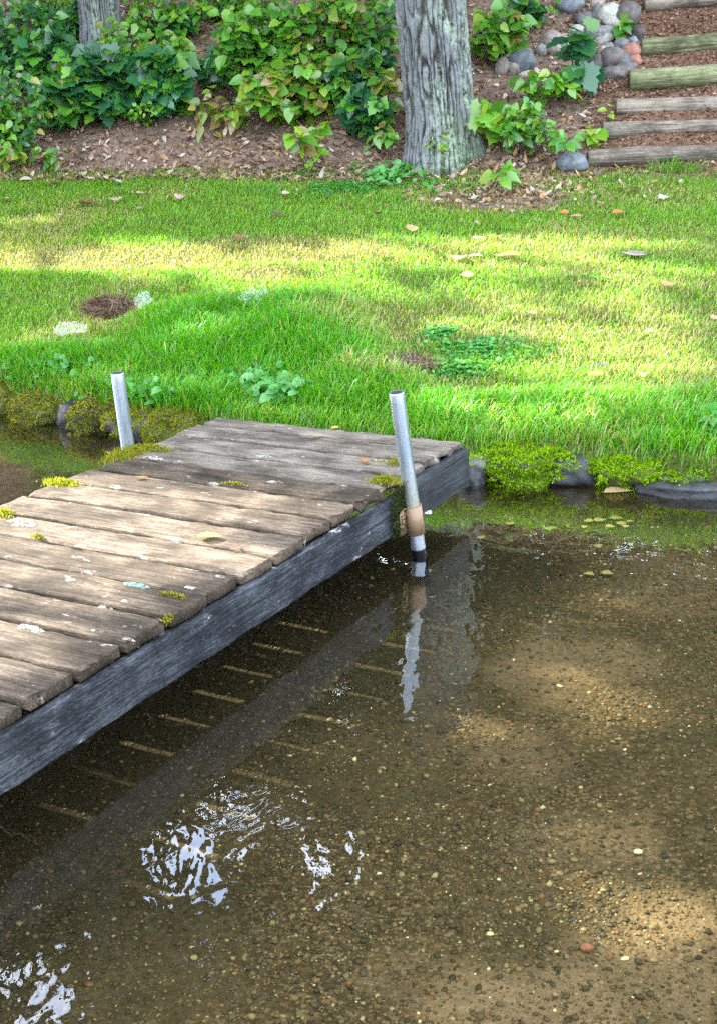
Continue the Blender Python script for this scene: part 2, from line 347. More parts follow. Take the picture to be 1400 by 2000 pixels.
def ground_mat():
    s = NT('ground_soil'); a = s.n('ShaderNodeAttribute', attribute_name='Col'); sep = s.n('ShaderNodeSeparateColor'); s.l(a.outputs['Color'], sep.inputs[0])
    p = s.pos()
    n1 = s.noise(4, 8, .65, p); n2 = s.noise(45, 5, .7, p); n3 = s.noise(220, 3, .6, p)
    # lake bed: sand with pebbly cells
    vo = s.n('ShaderNodeTexVoronoi'); vo.inputs['Scale'].default_value = 95; s.l(p, vo.inputs['Vector'])
    sv = s.n('ShaderNodeSeparateColor'); s.l(vo.outputs['Color'], sv.inputs[0])
    bed = s.ramp(s.math('ADD', s.math('MULTIPLY', n1, .6), s.math('MULTIPLY', n2, .4)), [(.35, (.042, .035, .021)), (.5, (.071, .058, .035)), (.65, (.118, .092, .057))])
    peb = s.ramp(sv.outputs[0], [(.0, (.03, .025, .015)), (.5, (.07, .055, .033)), (.8, (.12, .088, .053)), (.95, (.22, .18, .11))])
    bed = s.mix(s.ramp(s.noise(2.2, 4, .6, p), [(.40, (.75, .75, .75)), (.62, (.1, .1, .1))]), bed, peb)
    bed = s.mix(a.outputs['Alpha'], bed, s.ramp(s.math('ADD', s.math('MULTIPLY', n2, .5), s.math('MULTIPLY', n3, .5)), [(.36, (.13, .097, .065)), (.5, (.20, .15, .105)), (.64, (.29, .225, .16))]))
    lawn = s.ramp(n2, [(.35, (.05, .06, .018)), (.55, (.10, .11, .03)), (.7, (.2, .17, .08))])
    lit = s.ramp(s.math('ADD', s.math('MULTIPLY', n1, .5), s.math('MULTIPLY', n2, .5)), [(.36, (.10, .07, .054)), (.5, (.22, .158, .125)), (.66, (.36, .275, .22))])
    mul = s.ramp(s.math('ADD', s.math('MULTIPLY', n3, .5), s.math('MULTIPLY', n2, .5)), [(.36, (.07, .04, .028)), (.5, (.18, .105, .07)), (.64, (.33, .22, .16))])
    bed = s.mix(s.math('MULTIPLY', sep.outputs[2], .8), bed, s.ramp(n2, [(.4, (.010, .011, .007)), (.6, (.028, .026, .016))]))  # bed darkened where the dock's shade is painted in
    c = s.mix(sep.outputs[0], bed, lawn); c = s.mix(sep.outputs[1], c, lit); c = s.mix(s.math('MULTIPLY', sep.outputs[2], sep.outputs[0]), c, mul)
    h = s.math('ADD', s.math('MULTIPLY', n2, .7), s.math('ADD', s.math('MULTIPLY', n3, .3), s.math('MULTIPLY', vo.outputs['Distance'], -.35)))
    s.principled(c, .9, s.bump(h, .8, .02), .15); return s.m
M_GROUND = ground_mat()

def water_mat():
    s = NT('lake_water'); p = s.pos()
    a = s.noise(1, 2, .45, s.mapping(p, (6.5, 4.2, 1)), .8); b = s.noise(1, 1, .4, s.mapping(p, (20, 13, 1)), .5); c = s.noise(1, 1, .5, s.mapping(p, (62, 38, 1)))
    h = s.math('ADD', s.math('MULTIPLY', a, 1.0), s.math('ADD', s.math('MULTIPLY', b, .28), s.math('MULTIPLY', c, .035)))
    nrm = s.bump(h, 1.0, .0029)
    fr = s.n('ShaderNodeLayerWeight'); fr.inputs[0].default_value = .5; s.l(nrm, fr.inputs[1])
    refl = s.math('ADD', s.math('MULTIPLY', s.math('POWER', fr.outputs['Facing'], 3.9), .92), .062)
    tr = s.n('ShaderNodeBsdfTransparent'); s.set(tr.inputs[0], (.86, .83, .68))
    gl = s.n('ShaderNodeBsdfGlossy'); gl.inputs['Roughness'].default_value = 0.0; s.set(gl.inputs[0], (1, 1, 1)); s.l(nrm, gl.inputs['Normal'])
    m = s.n('ShaderNodeMixShader'); s.l(refl, m.inputs[0]); s.l(tr.outputs[0], m.inputs[1]); s.l(gl.outputs[0], m.inputs[2])
    s.l(m.outputs[0], s.out.inputs[0]); return s.m
M_WATER = water_mat()
def web_mat():
    s = NT('spider_silk'); v = s.coord(); n = s.noise(70, 4, .7, v); n2 = s.noise(260, 2, .6, v)
    d = s.n('ShaderNodeBsdfDiffuse'); s.set(d.inputs[0], (.72, .80, .82)); t = s.n('ShaderNodeBsdfTransparent')
    m = s.n('ShaderNodeMixShader'); s.l(s.ramp(s.math('ADD', s.math('MULTIPLY', n, .6), s.math('MULTIPLY', n2, .4)), [(.42, (.0, .0, .0)), (.66, (.5, .5, .5))]), m.inputs[0]); s.l(t.outputs[0], m.inputs[1]); s.l(d.outputs[0], m.inputs[2])
    s.l(m.outputs[0], s.out.inputs[0]); return s.m
M_WEB = web_mat()

# ------------------------------------------------------------------ ground sheet
xs = np.concatenate([[-60, -45, -34, -26, -20, -16, -13, -11, -9.5, -8.2, -7, -6.3], np.arange(-5.6, 5.61, .05), [6.3, 7, 8.2, 9.5, 11, 13, 16, 20, 26, 34, 45, 60]])
ts = np.concatenate([[-80, -60, -45, -34, -26, -20, -16, -13, -11, -9.5, -8.2, -7.2], np.arange(-6.4, -.2, .08), np.arange(-.2, .2, .02), np.arange(.2, 6.0, .05), np.arange(6.0, 10, .12), [10.5, 11.2, 12, 13, 14.5, 17, 20, 25, 32, 42, 55, 70, 90]])
GX, GT = np.meshgrid(xs, ts); GY = GT + ys(GX); GZ = height(GX, GY)
nx, nyy = len(xs), len(ts)
i = np.arange(nyy - 1)[:, None] * nx; j = np.arange(nx - 1)[None]
GF = np.stack([i + j, i + j + 1, i + nx + j + 1, i + nx + j], -1).reshape(-1, 4)
Tt = yb(GX) - ys(GX)
STAIR_L = lambda q: 1.93 + .20 * q
q_ = GT - Tt
edge_n = .35 * (fbm(GX * 2.2, GY * 2.2, 3) - .5)
w_lawn = sstep(-.02, .06, GT)
dirt = np.exp(-(((GX - 1.25) / .55) ** 2 + ((GY - 9.55) / .42) ** 2))
w_lit = sstep(-.08, .08, q_ + edge_n * .8) ; w_lit = np.maximum(w_lit, sstep(.35, .6, dirt))
w_mul = sstep(-.12, .05, GX - STAIR_L(np.maximum(q_, 0))) * sstep(-.05, .08, q_) * (1 - sstep(4.2, 4.5, GX))
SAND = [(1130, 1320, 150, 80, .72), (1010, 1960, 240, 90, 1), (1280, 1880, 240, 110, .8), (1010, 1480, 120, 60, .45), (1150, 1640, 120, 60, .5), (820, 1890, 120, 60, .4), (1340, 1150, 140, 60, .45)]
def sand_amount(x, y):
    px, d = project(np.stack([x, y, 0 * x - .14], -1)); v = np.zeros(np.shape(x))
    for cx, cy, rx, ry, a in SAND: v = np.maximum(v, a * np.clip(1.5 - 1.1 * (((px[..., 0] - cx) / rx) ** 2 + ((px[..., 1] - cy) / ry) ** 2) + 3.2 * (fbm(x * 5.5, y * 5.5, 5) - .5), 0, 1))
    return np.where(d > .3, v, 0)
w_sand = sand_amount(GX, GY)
def dock_shade_amount(x, y):  # painted dock shade: bed colour darkened under and beside the dock
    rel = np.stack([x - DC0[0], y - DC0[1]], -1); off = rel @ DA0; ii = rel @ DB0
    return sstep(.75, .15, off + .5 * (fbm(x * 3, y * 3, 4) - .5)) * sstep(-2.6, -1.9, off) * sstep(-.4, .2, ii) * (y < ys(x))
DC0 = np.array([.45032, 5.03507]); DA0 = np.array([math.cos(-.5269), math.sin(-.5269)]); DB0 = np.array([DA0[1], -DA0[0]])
w_dock_shade = dock_shade_amount(GX, GY); w_mul = np.where(GT < 0, w_dock_shade, w_mul)
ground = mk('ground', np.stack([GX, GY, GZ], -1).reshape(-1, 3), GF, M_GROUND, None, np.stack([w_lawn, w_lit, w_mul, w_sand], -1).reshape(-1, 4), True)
tag(ground, 'grassy shore rising from the shallow pebbly lake bed to a wooded bank', kind='structure')

wx = np.concatenate([[-60, -30, -15], np.linspace(-6, 6, 25), [15, 30, 60]]); wrow = [-80, -40, -20, -10, -5, -2, 0, .15]
WX, WT = np.meshgrid(wx, wrow); WY = WT + np.interp(WX, SHX, SHY)
i = np.arange(len(wrow) - 1)[:, None] * len(wx); j = np.arange(len(wx) - 1)[None]
water = mk('water', np.stack([WX, WY, 0 * WX], -1).reshape(-1, 3), np.stack([i + j, i + j + 1, i + len(wx) + j + 1, i + len(wx) + j], -1).reshape(-1, 4), M_WATER, None, None, True)
tag(water, 'clear shallow lake water over brown gravel', kind='structure')

# ------------------------------------------------------------------ dock
DC = np.array([.45032, 5.03507]); YAW = -.5269; DW = 1.23; DTOP = .30
da = np.array([math.cos(YAW), math.sin(YAW)]); db = np.array([math.sin(YAW), -math.cos(YAW)])
def dk(off, i_, z): return np.array([*(DC + da * off + db * i_), z])
dock = empty('dock', (DC[0], DC[1], 0), 0)
tag(dock, 'weathered wooden plank dock reaching from the grassy shore over shallow water', 'dock')
DLOC = np.array([DC[0], DC[1], 0.0])
def put(o, off, i_, z):   # place a dock part whose mesh is in local (along planks, towards camera, up) axes
    p = da * off + db * i_
    o.location = (p[0], p[1], z); o.rotation_euler = (0, 0, YAW); o.parent = dock
def board(name, L, Wd, Th, mat, ns=46, wear=.004, rag0=0.0, rag1=0.0, cup=.0015, seed=0):
    """board along +x, width along y, top at z=0; uneven worn edges and ragged ends"""
    r = min(.007, Wd * .2)
    hw = Wd / 2
    cs = [(-hw, -r), (-hw + r * .3, -r * .3), (-hw + r, 0)] + [(-hw + r + (Wd - 2 * r) * k / 6, 0) for k in range(1, 6)] + [(hw - r, 0), (hw - r * .3, -r * .3), (hw, -r), (hw, -Th * .5), (hw, -Th + r * .5), (hw - r * .5, -Th), (0, -Th), (-hw + r * .5, -Th), (-hw, -Th + r * .5), (-hw, -Th * .5)]
    cs = np.array(cs); k = len(cs)
    x = np.concatenate([np.linspace(0, .05, 6)[:-1], np.linspace(.05, L - .05, ns), np.linspace(L - .05, L, 6)[1:]])
    n = len(x)
    X = np.repeat(x[:, None], k, 1); Y = np.repeat(cs[None, :, 0], n, 0).copy(); Z = np.repeat(cs[None, :, 1], n, 0).copy()
    sx = seed * 13.7
    edge = np.abs(Y) > hw - r * 1.5; top = Z > -r * 1.2
    Y += np.where(edge, -np.sign(Y) * wear * 1.6 * fbm(X * 9 + sx, Y * 3 + sx, 4), 0)
    Z += np.where(top, -wear * .7 * fbm(X * 12 + sx, Y * 60 + sx, 3) - cup * (1 - (Y / hw) ** 2), 0)
    Z += np.where(top & edge, -wear * 1.2 * np.maximum(fbm(X * 20 + sx, Y + 5 + sx, 3) - .45, 0) * 3, 0)
    Z += .003 * (fbm(X * 1.5 + sx, 0 * X + sx, 2) - .5)
    e0 = np.clip(1 - X / .05, 0, 1); e1 = np.clip(1 - (L - X) / .05, 0, 1)
    X = X + e0 * rag0 * fbm(Y * 45 + sx, Z * 40 + sx, 3) - e1 * rag1 * (fbm(Y * 45 - sx, Z * 40 + 3 + sx, 3) * 1.5 - .2)
    V = np.stack([X, Y, Z], -1).reshape(-1, 3)
    ii = np.arange(n - 1)[:, None] * k; jj = np.arange(k)[None]; j2 = (jj + 1) % k
    F = [np.stack([ii + jj, ii + k + jj, ii + k + j2, ii + j2], -1).reshape(-1, 4)]
    c0, c1 = V[:k].mean(0), V[-k:].mean(0); V = np.concatenate([V, [c0], [c1]])
    a = np.arange(k); F.append(np.concatenate([np.stack([np.full(k, n * k), a, (a + 1) % k], -1), np.stack([np.full(k, n * k + 1), (n - 1) * k + (a + 1) % k, (n - 1) * k + a], -1)]))
    o = mk(name, V, F, mat); 
    return o
seams = [0.0] + [.13463 + .185 * k for k in range(29)]
for k in range(len(seams) - 1):
    i0, i1 = seams[k], seams[k + 1]; gap = .0105 + .004 * rng.random()
    jl, jr = rng.normal(0, .008), rng.normal(0, .007)
    grey = k < 4
    rag = .045 if k < 6 else (.02 if k % 3 else .03)
    L = DW + jl + jr
    o = board('plank', L, (i1 - i0) - gap, .038, M_PLANK_GREY if grey else M_PLANK, seed=k + 1, rag0=.02, rag1=rag, wear=.006 if grey else .0045)
    put(o, -DW - jl, (i0 + i1) / 2, DTOP + rng.normal(0, .0018))
    o.rotation_euler.x = rng.normal(0, .006); o.rotation_euler.z = YAW + rng.normal(0, .0022)
    if k == 0: o['label'] = 'dark grey plank at the shore end of the dock'
ILEN = seams[-1]
def vbeam(name, i0, i1, off, ztop, zbot, th, mat, seed, wear=.006):
    o = board(name, i1 - i0, ztop - zbot, th, mat, ns=int((i1 - i0) / .04) + 4, wear=wear, seed=seed, rag0=.004, rag1=.004)
    # board x -> along dock, y -> vertical, z(top) -> outwards (+off)
    X = Vector((db[0], db[1], 0)); N = Vector((da[0], da[1], 0)); Y = N.cross(X)
    m = Matrix((X, Y, N)).transposed().to_4x4()
    p = da * off + db * i0
    m.translation = Vector((p[0], p[1], (ztop + zbot) / 2))
    o.parent = dock; o.matrix_local = m; return o
vbeam('side_beam', .50, ILEN, .014, DTOP - .040, DTOP - .193, .038, M_BEAM, 31)
o = vbeam('side_beam', .0, .497, .016, DTOP - .026, DTOP - .197, .040, M_BEAM_DARK, 37); o['label'] = 'dark wet side beam at the shore end of the dock'
vbeam('side_beam', .0, ILEN, -DW + .04, DTOP - .040, DTOP - .19, .038, M_BEAM, 33)
for kk, off in enumerate((-.42, -.83)):
    vbeam('joist', .02, ILEN, off, DTOP - .040, DTOP - .18, .038, M_BEAM_DARK, 41 + kk)
o = board('end_beam', DW - .06, .15, .036, M_BEAM_DARK, seed=51)
X = Vector((da[0], da[1], 0)); N = Vector((-db[0], -db[1], 0)); m = Matrix((X, N.cross(X), N)).transposed().to_4x4()
p = da * (-DW + .03) + db * .0; m.translation = Vector((p[0], p[1], DTOP - .12)); o.parent = dock; o.matrix_local = m

# pipe legs and bracket
def pipe_leg(base, top, rad=.028):
    base = np.array(base); top = np.array(top); L = np.linalg.norm(top - base); ax = Vector((top - base) / L)
    k = 32; th = np.linspace(0, 2 * np.pi, k, endpoint=False); c = np.stack([np.cos(th), np.sin(th)], -1)
    zz = np.concatenate([np.linspace(-.16, L - .004, 24), [L - .001, L]]); rr = np.concatenate([np.full(24, rad), [rad - .0006, rad - .0018]])
    V = [np.concatenate([c * r_, np.full((k, 1), z)], 1) for z, r_ in zip(zz, rr)] + [np.concatenate([c * (rad - .005), np.full((k, 1), L)], 1), np.concatenate([c * (rad - .005), np.full((k, 1), L - .3)], 1)]
    n = len(V); V = np.concatenate(V); ii = np.arange(n - 1)[:, None] * k; jj = np.arange(k)[None]; j2 = (jj + 1) % k
    Fq = np.stack([ii + jj, ii + j2, ii + k + j2, ii + k + jj], -1).reshape(-1, 4)
    fm = np.zeros(len(Fq)); fm[-k:] = 1
    o = mk('pipe_leg', V, Fq, [M_PIPE, M_PIPE_IN], None, None, True, fmat=fm)
    m = ax.to_track_quat('Z', 'Y').to_matrix().to_4x4(); m.translation = Vector(base - DLOC); o.parent = dock; o.matrix_local = m
    return o, L
def on_ray_off(px, py, off):
    """point seen at (px,py) lying on the vertical plane at that offset from the dock's right edge"""
    d = ray(px, py); n = np.array([*da, 0.0]); c = np.array([*(DC + da * off), 0.0]); o_ = np.array([0, 0, CAMH])
    return o_ + d * (((c - o_) @ n) / (d @ n))
b1 = dk(.046, .535, 0.0); t1 = on_ray_off(774, 766, .012)
leg1, L1 = pipe_leg(b1, t1)
leg1['label'] = 'taller galvanised pipe leg in a tan bracket on the right side'
t2 = on_ray_off(230, 728, -DW - .05); b2 = on_ray_off(253, 893, -DW - .05)
b2 = t2 + (b2 - t2) * (t2[2] / (t2[2] - b2[2]))
leg2, L2 = pipe_leg(b2, t2)
leg2['label'] = 'shorter blue-grey pipe leg at the mossy left edge'
br = Acc()
ax = unit(t1 - b1)
th = np.linspace(0, 2 * np.pi, 33); zc0, zc1 = .088, .200
A_ = unit(np.cross(ax, [0.3, .5, 0])); B_ = np.cross(ax, A_)
rings = []
for z_, r_ in ((zc0, .0292), (zc0, .0345), (zc1, .0345), (zc1, .0292)):
    cpt = b1 + ax * (z_ / ax[2]); rings.append(cpt + r_ * (np.cos(th)[:, None] * A_ + np.sin(th)[:, None] * B_))
Vr = np.concatenate(rings); k = 33; ii = (np.arange(4)[:, None]) * k; jj = np.arange(k - 1)[None]
nxt = ((np.arange(4) + 1) % 4)[:, None] * k
br.add(Vr, np.stack([ii + jj, ii + jj + 1, nxt + jj + 1, nxt + jj], -1).reshape(-1, 4))
def boxpts(o_, ux, uy, uz):
    V = np.array([o_ + ux * a + uy * b + uz * c for a in (0, 1) for b in (0, 1) for c in (0, 1)])
    return V, np.array([(0, 1, 3, 2), (4, 6, 7, 5), (0, 4, 5, 1), (2, 3, 7, 6), (0, 2, 6, 4), (1, 5, 7, 3)])
a3, b3, z3 = np.array([*da, 0]), np.array([*db, 0]), np.array([0, 0, 1.0])
br.add(*boxpts(dk(.016, .545, .098), a3 * .006, b3 * .085, z3 * .098))
br.add(*boxpts(dk(.016, .545, .098), a3 * .026, b3 * .006, z3 * .098))
bracket = br.build('bracket', M_BRACKET, dock, False, None); bracket.location = -DLOC
def bolt(pos_, dirv, r_, l_):
    a = Acc(); pos_ = np.array(pos_); dirv = unit(np.array(dirv))
    a.add(*tube([pos_, pos_ + dirv * l_], r_ * .55, 10)); a.add(*tube([pos_ + dirv * l_ * .4, pos_ + dirv * l_], r_, 6)); return a
bo = bolt(dk(.046, .545, .165) + a3 * .026 - b3 * .014, a3 * .8 - b3 * .7, .010, .026).build('bolt', M_BOLT, bracket); 
bo2 = bolt(dk(.022, .612, .150), a3, .009, .006).build('bolt', M_BRACKET, bracket)

# lichen crusts on planks (thin irregular crusts)
def crust(px, py, rx, ry, mat, th=.0007):
    c = at_z(px, py, DTOP + .001); n = 26; a = np.linspace(0, 2 * np.pi, n, endpoint=False)
    rad = 1 + .55 * (fbm(np.cos(a) * 1.7 + px, np.sin(a) * 1.7 + py, 3) - .5) * 2
    ring = c + (np.cos(a) * rad * rx)[:, None] * a3 + (np.sin(a) * rad * ry)[:, None] * b3
    inn = c + (np.cos(a) * rad * rx * .8)[:, None] * a3 + (np.sin(a) * rad * ry * .8)[:, None] * b3 + z3 * th
    V = np.concatenate([ring - z3 * .004, inn, [c + z3 * th * 1.2]]); j = np.arange(n); j2 = (j + 1) % n
    o = mk('lichen', V, [np.stack([j, j2, n + j2, n + j], -1), np.stack([n + j, n + j2, np.full(n, 2 * n)], -1)], mat, dock); o.location = -DLOC
for args in [(265, 1143, .055, .020, M_LICHEN_BLUE), (205, 1187, .03, .012, M_LICHEN), (60, 1226, .05, .016, M_LICHEN), (125, 1201, .022, .008, M_LICHEN_WHITE),
             (45, 1020, .07, .035, M_LICHEN_WHITE), (300, 893, .05, .022, M_LICHEN_WHITE), (190, 1233, .03, .010, M_LICHEN_WHITE), (375, 1148, .03, .010, M_LICHEN_WHITE), (240, 1245, .035, .012, M_LICHEN_WHITE),
             (430, 1125, .02, .008, M_LICHEN_WHITE), (520, 890, .03, .02, M_LICHEN), (18, 1087, .018, .010, M_LICHEN)]:
    crust(*args)

def tufts(P, N, h, wd, cols, lean=.5, mat=M_MOSS, name='moss', parent=None, loc=None):
    """dense short shoots"""
    n = len(P); d = unit(N + lean * rng.normal(0, 1, (n, 3)))
    side = unit(np.cross(d, rng.normal(0, 1, (n, 3)))); hh = (h * (.5 + rng.random(n)))[:, None]; ww = (wd * (.6 + .8 * rng.random(n)))[:, None]
    tip = P + d * hh + np.array([0, 0, -1.0]) * hh * .25 * rng.random((n, 1))
    midp = P + d * hh * .55
    V = np.stack([P - side * ww * .35, P + side * ww * .35, midp + side * ww * .5, tip, midp - side * ww * .5], 1).reshape(-1, 3)
    o5 = np.arange(n)[:, None] * 5
    C = cols[rng.integers(0, len(cols), n)] * (.75 + .5 * rng.random((n, 1)))
    return mk(name, V, [(o5 + np.array([[0, 1, 2, 3, 4]]))], mat, parent, np.repeat(C, 5, 0), False, loc)
MOSS_Y = .78 * np.array([(.42, .42, .05), (.32, .38, .04), (.50, .46, .08), (.20, .28, .03)])
MOSS_G = np.array([(.36, .58, .02), (.26, .52, .02), (.46, .60, .04), (.14, .32, .015)])
MOSS_B = np.array([(.34, .34, .05), (.22, .26, .03), (.42, .38, .08), (.10, .14, .03)])
def dock_moss(px, py, rx, ry, n, cols, h=.016, z=DTOP):
    c = at_z(px, py, z); u = rng.normal(0, .45, (n, 2)); 
    P = c + u[:, :1] * rx * a3 + u[:, 1:] * ry * b3 - z3 * .003
    P[:, 2] += .012 * np.exp(-(u ** 2).sum(1) * 2)
    return tufts(P - DLOC, np.tile([0, 0, 1.0], (n, 1)), h, .004, cols, .7, parent=dock)
dock_moss(250, 887, .06, .11, 1500, MOSS_Y, .02); dock_moss(300, 878, .09, .03, 500, MOSS_Y)
dock_moss(120, 945, .08, .04, 700, MOSS_Y); dock_moss(752, 940, .06, .04, 700, MOSS_Y)
dock_moss(460, 947, .06, .006, 160, MOSS_B, .008); dock_moss(340, 1166, .06, .006, 200, MOSS_B, .01); dock_moss(330, 1210, .01, .02, 130, MOSS_B, .012)
dock_moss(775, 905, .06, .03, 300, MOSS_B, .012); dock_moss(10, 1005, .04, .03, 260, MOSS_Y); dock_moss(75, 1050, .03, .008, 120, MOSS_Y, .01)
nb = 900; P = np.array([dk(.018, .56 + .13 * v * (1 if u > .5 else 1), .29 - .19 * u) for u, v in rng.random((nb, 2))])
P = P[(P[:, 2] > .11)]
tufts(P - DLOC, np.tile(a3 * .7 - z3 * .6, (len(P), 1)), .012, .005, np.array([(.05, .07, .025), (.09, .11, .04), (.03, .045, .02)]), .8, parent=dock)

# ------------------------------------------------------------------ shore rocks with moss
def rock_mesh(rx, ry, rz, seed, sub=4, rough=.22, angular=0.0, fs=1.3, sq=1):
    V, F = ICO[sub]; V = V.copy(); o = Vector((seed * 7.3, seed * 3.1, seed * 1.7))
    d = np.array([mn.noise(Vector(v) * fs + o) + .5 * mn.noise(Vector(v) * fs * 2.3 + o) + .22 * mn.noise(Vector(v) * fs * 5.5 + o) for v in V])
    if angular:
        c = np.array([mn.cell(Vector(v) * 1.7 + o) for v in V]); d = d + angular * (c - .5)
    V = (np.sign(V) * np.abs(V) ** sq if sq != 1 else V) * (1 + rough * d)[:, None] * np.array([rx, ry, rz]); return V, F
def rock(name, c, r, rz, mat, seed, label=None, cat='rock', group=None, rough=.22, sub=4, sq=1):
    V, F = rock_mesh(*r, seed, sub, rough, sq=sq)
    c_, s_ = math.cos(rz), math.sin(rz); V = np.stack([V[:, 0] * c_ - V[:, 1] * s_, V[:, 0] * s_ + V[:, 1] * c_, V[:, 2]], -1)
    o = mk(name, V, F, mat, None, None, True); o.location = c; tag(o, label, cat, group); o['_v'] = 0; del o['_v']
    return o, V
def moss_on(o, V, F, n, cols, up=.0, h=.022, keep=None, wd=.005):
    tri = V[F]; nrm = np.cross(tri[:, 1] - tri[:, 0], tri[:, 2] - tri[:, 0]); ar = np.linalg.norm(nrm, axis=1); nrm = nrm / ar[:, None]
    ok = nrm[:, 2] > up
    cen = tri.mean(1)
    if keep is not None: ok &= keep(cen)
    p = ar * ok; p = p / p.sum(); k = rng.choice(len(F), n, p=p); r1, r2 = rng.random((2, n, 1)); sq = np.sqrt(r1)
    P = tri[k, 0] * (1 - sq) + tri[k, 1] * sq * (1 - r2) + tri[k, 2] * sq * r2
    clump = fbm(P[:, 0] * 30 + 5, P[:, 1] * 30 + P[:, 2] * 22, 3)
    P = P + nrm[k] * (.08 * (clump - .42)[:, None]).clip(-.003, .03)
    return tufts(P, nrm[k] + np.array([0, 0, -.15]), h, wd, cols, .55, parent=o)
def shore_rock(px0, px1, ytop, ybot, mat, seed, label, nmoss=0, cols=MOSS_G, up=-.1, depth=.22, keep=None, rough=.2, h=.012):
    xm = (px0 + px1) / 2; base = at_z(xm, ybot, 0.0); dist = base[1]
    l = at_z(px0, ybot, 0.); r_ = at_z(px1, ybot, 0.)
    hw = np.linalg.norm(r_ - l) / 2; ang = math.atan2(float(ys(base[0] + .15) - ys(base[0] - .15)), .3)
    top = (ybot - ytop) / FPX * dist * .96
    c = np.array([base[0], base[1] + depth * .86, top * .24])
    o, V = rock('shore_rock', c, (hw * 1.22, depth, top * .42 + .015), ang, mat, seed, label, 'rock', 'rocks along the water edge', rough * 1.35, 4, .84)
    if nmoss: moss_on(o, V, ICO[4][1], int(nmoss * 3.0), cols, up, h, keep, .0055)
    return o
shore_rock(-70, 45, 748, 812, M_ROCK_MOSS, 1, 'moss draped shore rock at the far left end of the bank', 4200, MOSS_B, -.35)
shore_rock(30, 138, 765, 826, M_ROCK_MOSS, 2, 'low shore rock under olive moss left of the bare grey stone', 4200, MOSS_B, -.3)
shore_rock(126, 178, 768, 836, M_ROCK_SHORE, 3, 'bare rounded grey stone between two mossy shore rocks', 0, rough=.15, depth=.13)
shore_rock(165, 240, 764, 848, M_ROCK_MOSS, 4, 'moss covered rock just left of the shorter pipe leg', 4200, MOSS_B, -.25)
shore_rock(225, 330, 782, 862, M_ROCK_SHORE, 5, 'half mossy grey rock just right of the shorter pipe leg', 3600, MOSS_Y, .05)
shore_rock(305, 420, 778, 872, M_ROCK_MOSS, 6, 'yellow moss mound against the left corner of the dock', 5200, MOSS_Y, -.6, depth=.2)
shore_rock(905, 962, 866, 946, M_ROCK_SHORE, 7, 'bare dark rock tucked against the right dock corner', 400, MOSS_G, .6, depth=.14)
shore_rock(935, 1115, 856, 944, M_ROCK_MOSS, 8, 'large bright green moss mound right of the dock corner', 11000, MOSS_G, -.45, depth=.24)
shore_rock(1085, 1200, 872, 950, M_ROCK_SHORE, 9, 'bare grey flat faced rock between two bright moss mounds', 900, MOSS_G, .1, depth=.18, keep=lambda c: c[:, 0] < -.04, rough=.16)
shore_rock(1172, 1320, 866, 956, M_ROCK_MOSS, 10, 'long moss mound above the floating tan leaf', 9000, MOSS_G, -.5, depth=.22)
shore_rock(1290, 1440, 868, 958, M_ROCK_SHORE, 11, 'mossy rock with a grey top at the right picture edge', 5200, MOSS_G, -.1, depth=.22)
shore_rock(1262, 1450, 938, 974, M_ROCK_SHORE, 12, 'long low wet blue-grey rock lying at the waterline on the right', 0, depth=.10, rough=.12)

shore_rock(1425, 1560, 872, 962, M_ROCK_MOSS, 13, 'moss mound on the shore just beyond the right picture edge', 4200, MOSS_G, -.4, depth=.2)
shore_rock(1545, 1680, 872, 968, M_ROCK_SHORE, 14, 'half mossy shore rock well beyond the right picture edge', 2200, MOSS_G, .1, depth=.2)

# ------------------------------------------------------------------ log steps
def log_step(pxl, ytop, ybot, xr, mat, label, seed, skew=0.0, green=False):
    b = ground_at(pxl, ybot); dist = b[1]; r_ = (ybot - ytop) / FPX * dist / 2 * .98
    L = xr - b[0]; n, k = 110, 96
    x = np.concatenate([np.linspace(0, .012, 3)[:-1], np.linspace(.012, L, n)]); n = len(x)
    th = np.linspace(0, 2 * np.pi, k, endpoint=False); X = np.repeat(x[:, None], k, 1); TH = np.repeat(th[None], n, 0)
    rr = r_ * (1 + .10 * (fbm(X * 2 + seed * 5, np.cos(TH) * 1.2 + seed, 3) - .5) + .07 * (fbm(X * 5 + seed, np.cos(TH) * 4 + np.sin(TH) * 3 + seed, 4) - .5))
    rr = rr * (1 - .075 * sstep(.14, .0, np.abs(vnoise(TH * 3.2 + seed * 9 + .25 * np.sin(X * 3), X * .9 + seed) - .5) * 2) - .03 * sstep(.10, .0, np.abs(vnoise(TH * 8 + seed * 4, X * 1.6 + seed) - .5) * 2))
    knots = np.exp(-((X - L * .33) / .03) ** 2) * .05; rr = rr * (1 + knots)
    rr[0] *= .90; rr[1] *= .97
    V = np.stack([X, rr * np.cos(TH), rr * np.sin(TH) + .01 * np.sin(X * 2.2 + seed)], -1).reshape(-1, 3)
    ii = np.arange(n - 1)[:, None] * k; jj = np.arange(k)[None]; j2 = (jj + 1) % k
    F = [np.stack([ii + jj, ii + j2, ii + k + j2, ii + k + jj], -1).reshape(-1, 4)]
    V = np.concatenate([V, [[0.003, 0, 0], [L, 0, 0]]]); a = np.arange(k)
    F.append(np.concatenate([np.stack([np.full(k, n * k), (a + 1) % k, a], -1), np.stack([np.full(k, n * k + 1), (n - 1) * k + a, (n - 1) * k + (a + 1) % k], -1)]))
    fwd = -.2
    o = mk('log_step', V, F, mat, None, None, True); o.location = (b[0], b[1] + r_ * .25, b[2] + r_ * .86); o.rotation_euler = (0, -skew, math.atan(fwd) * .35)
    tag(o, label, 'log', 'log steps up the bank'); return b, r_
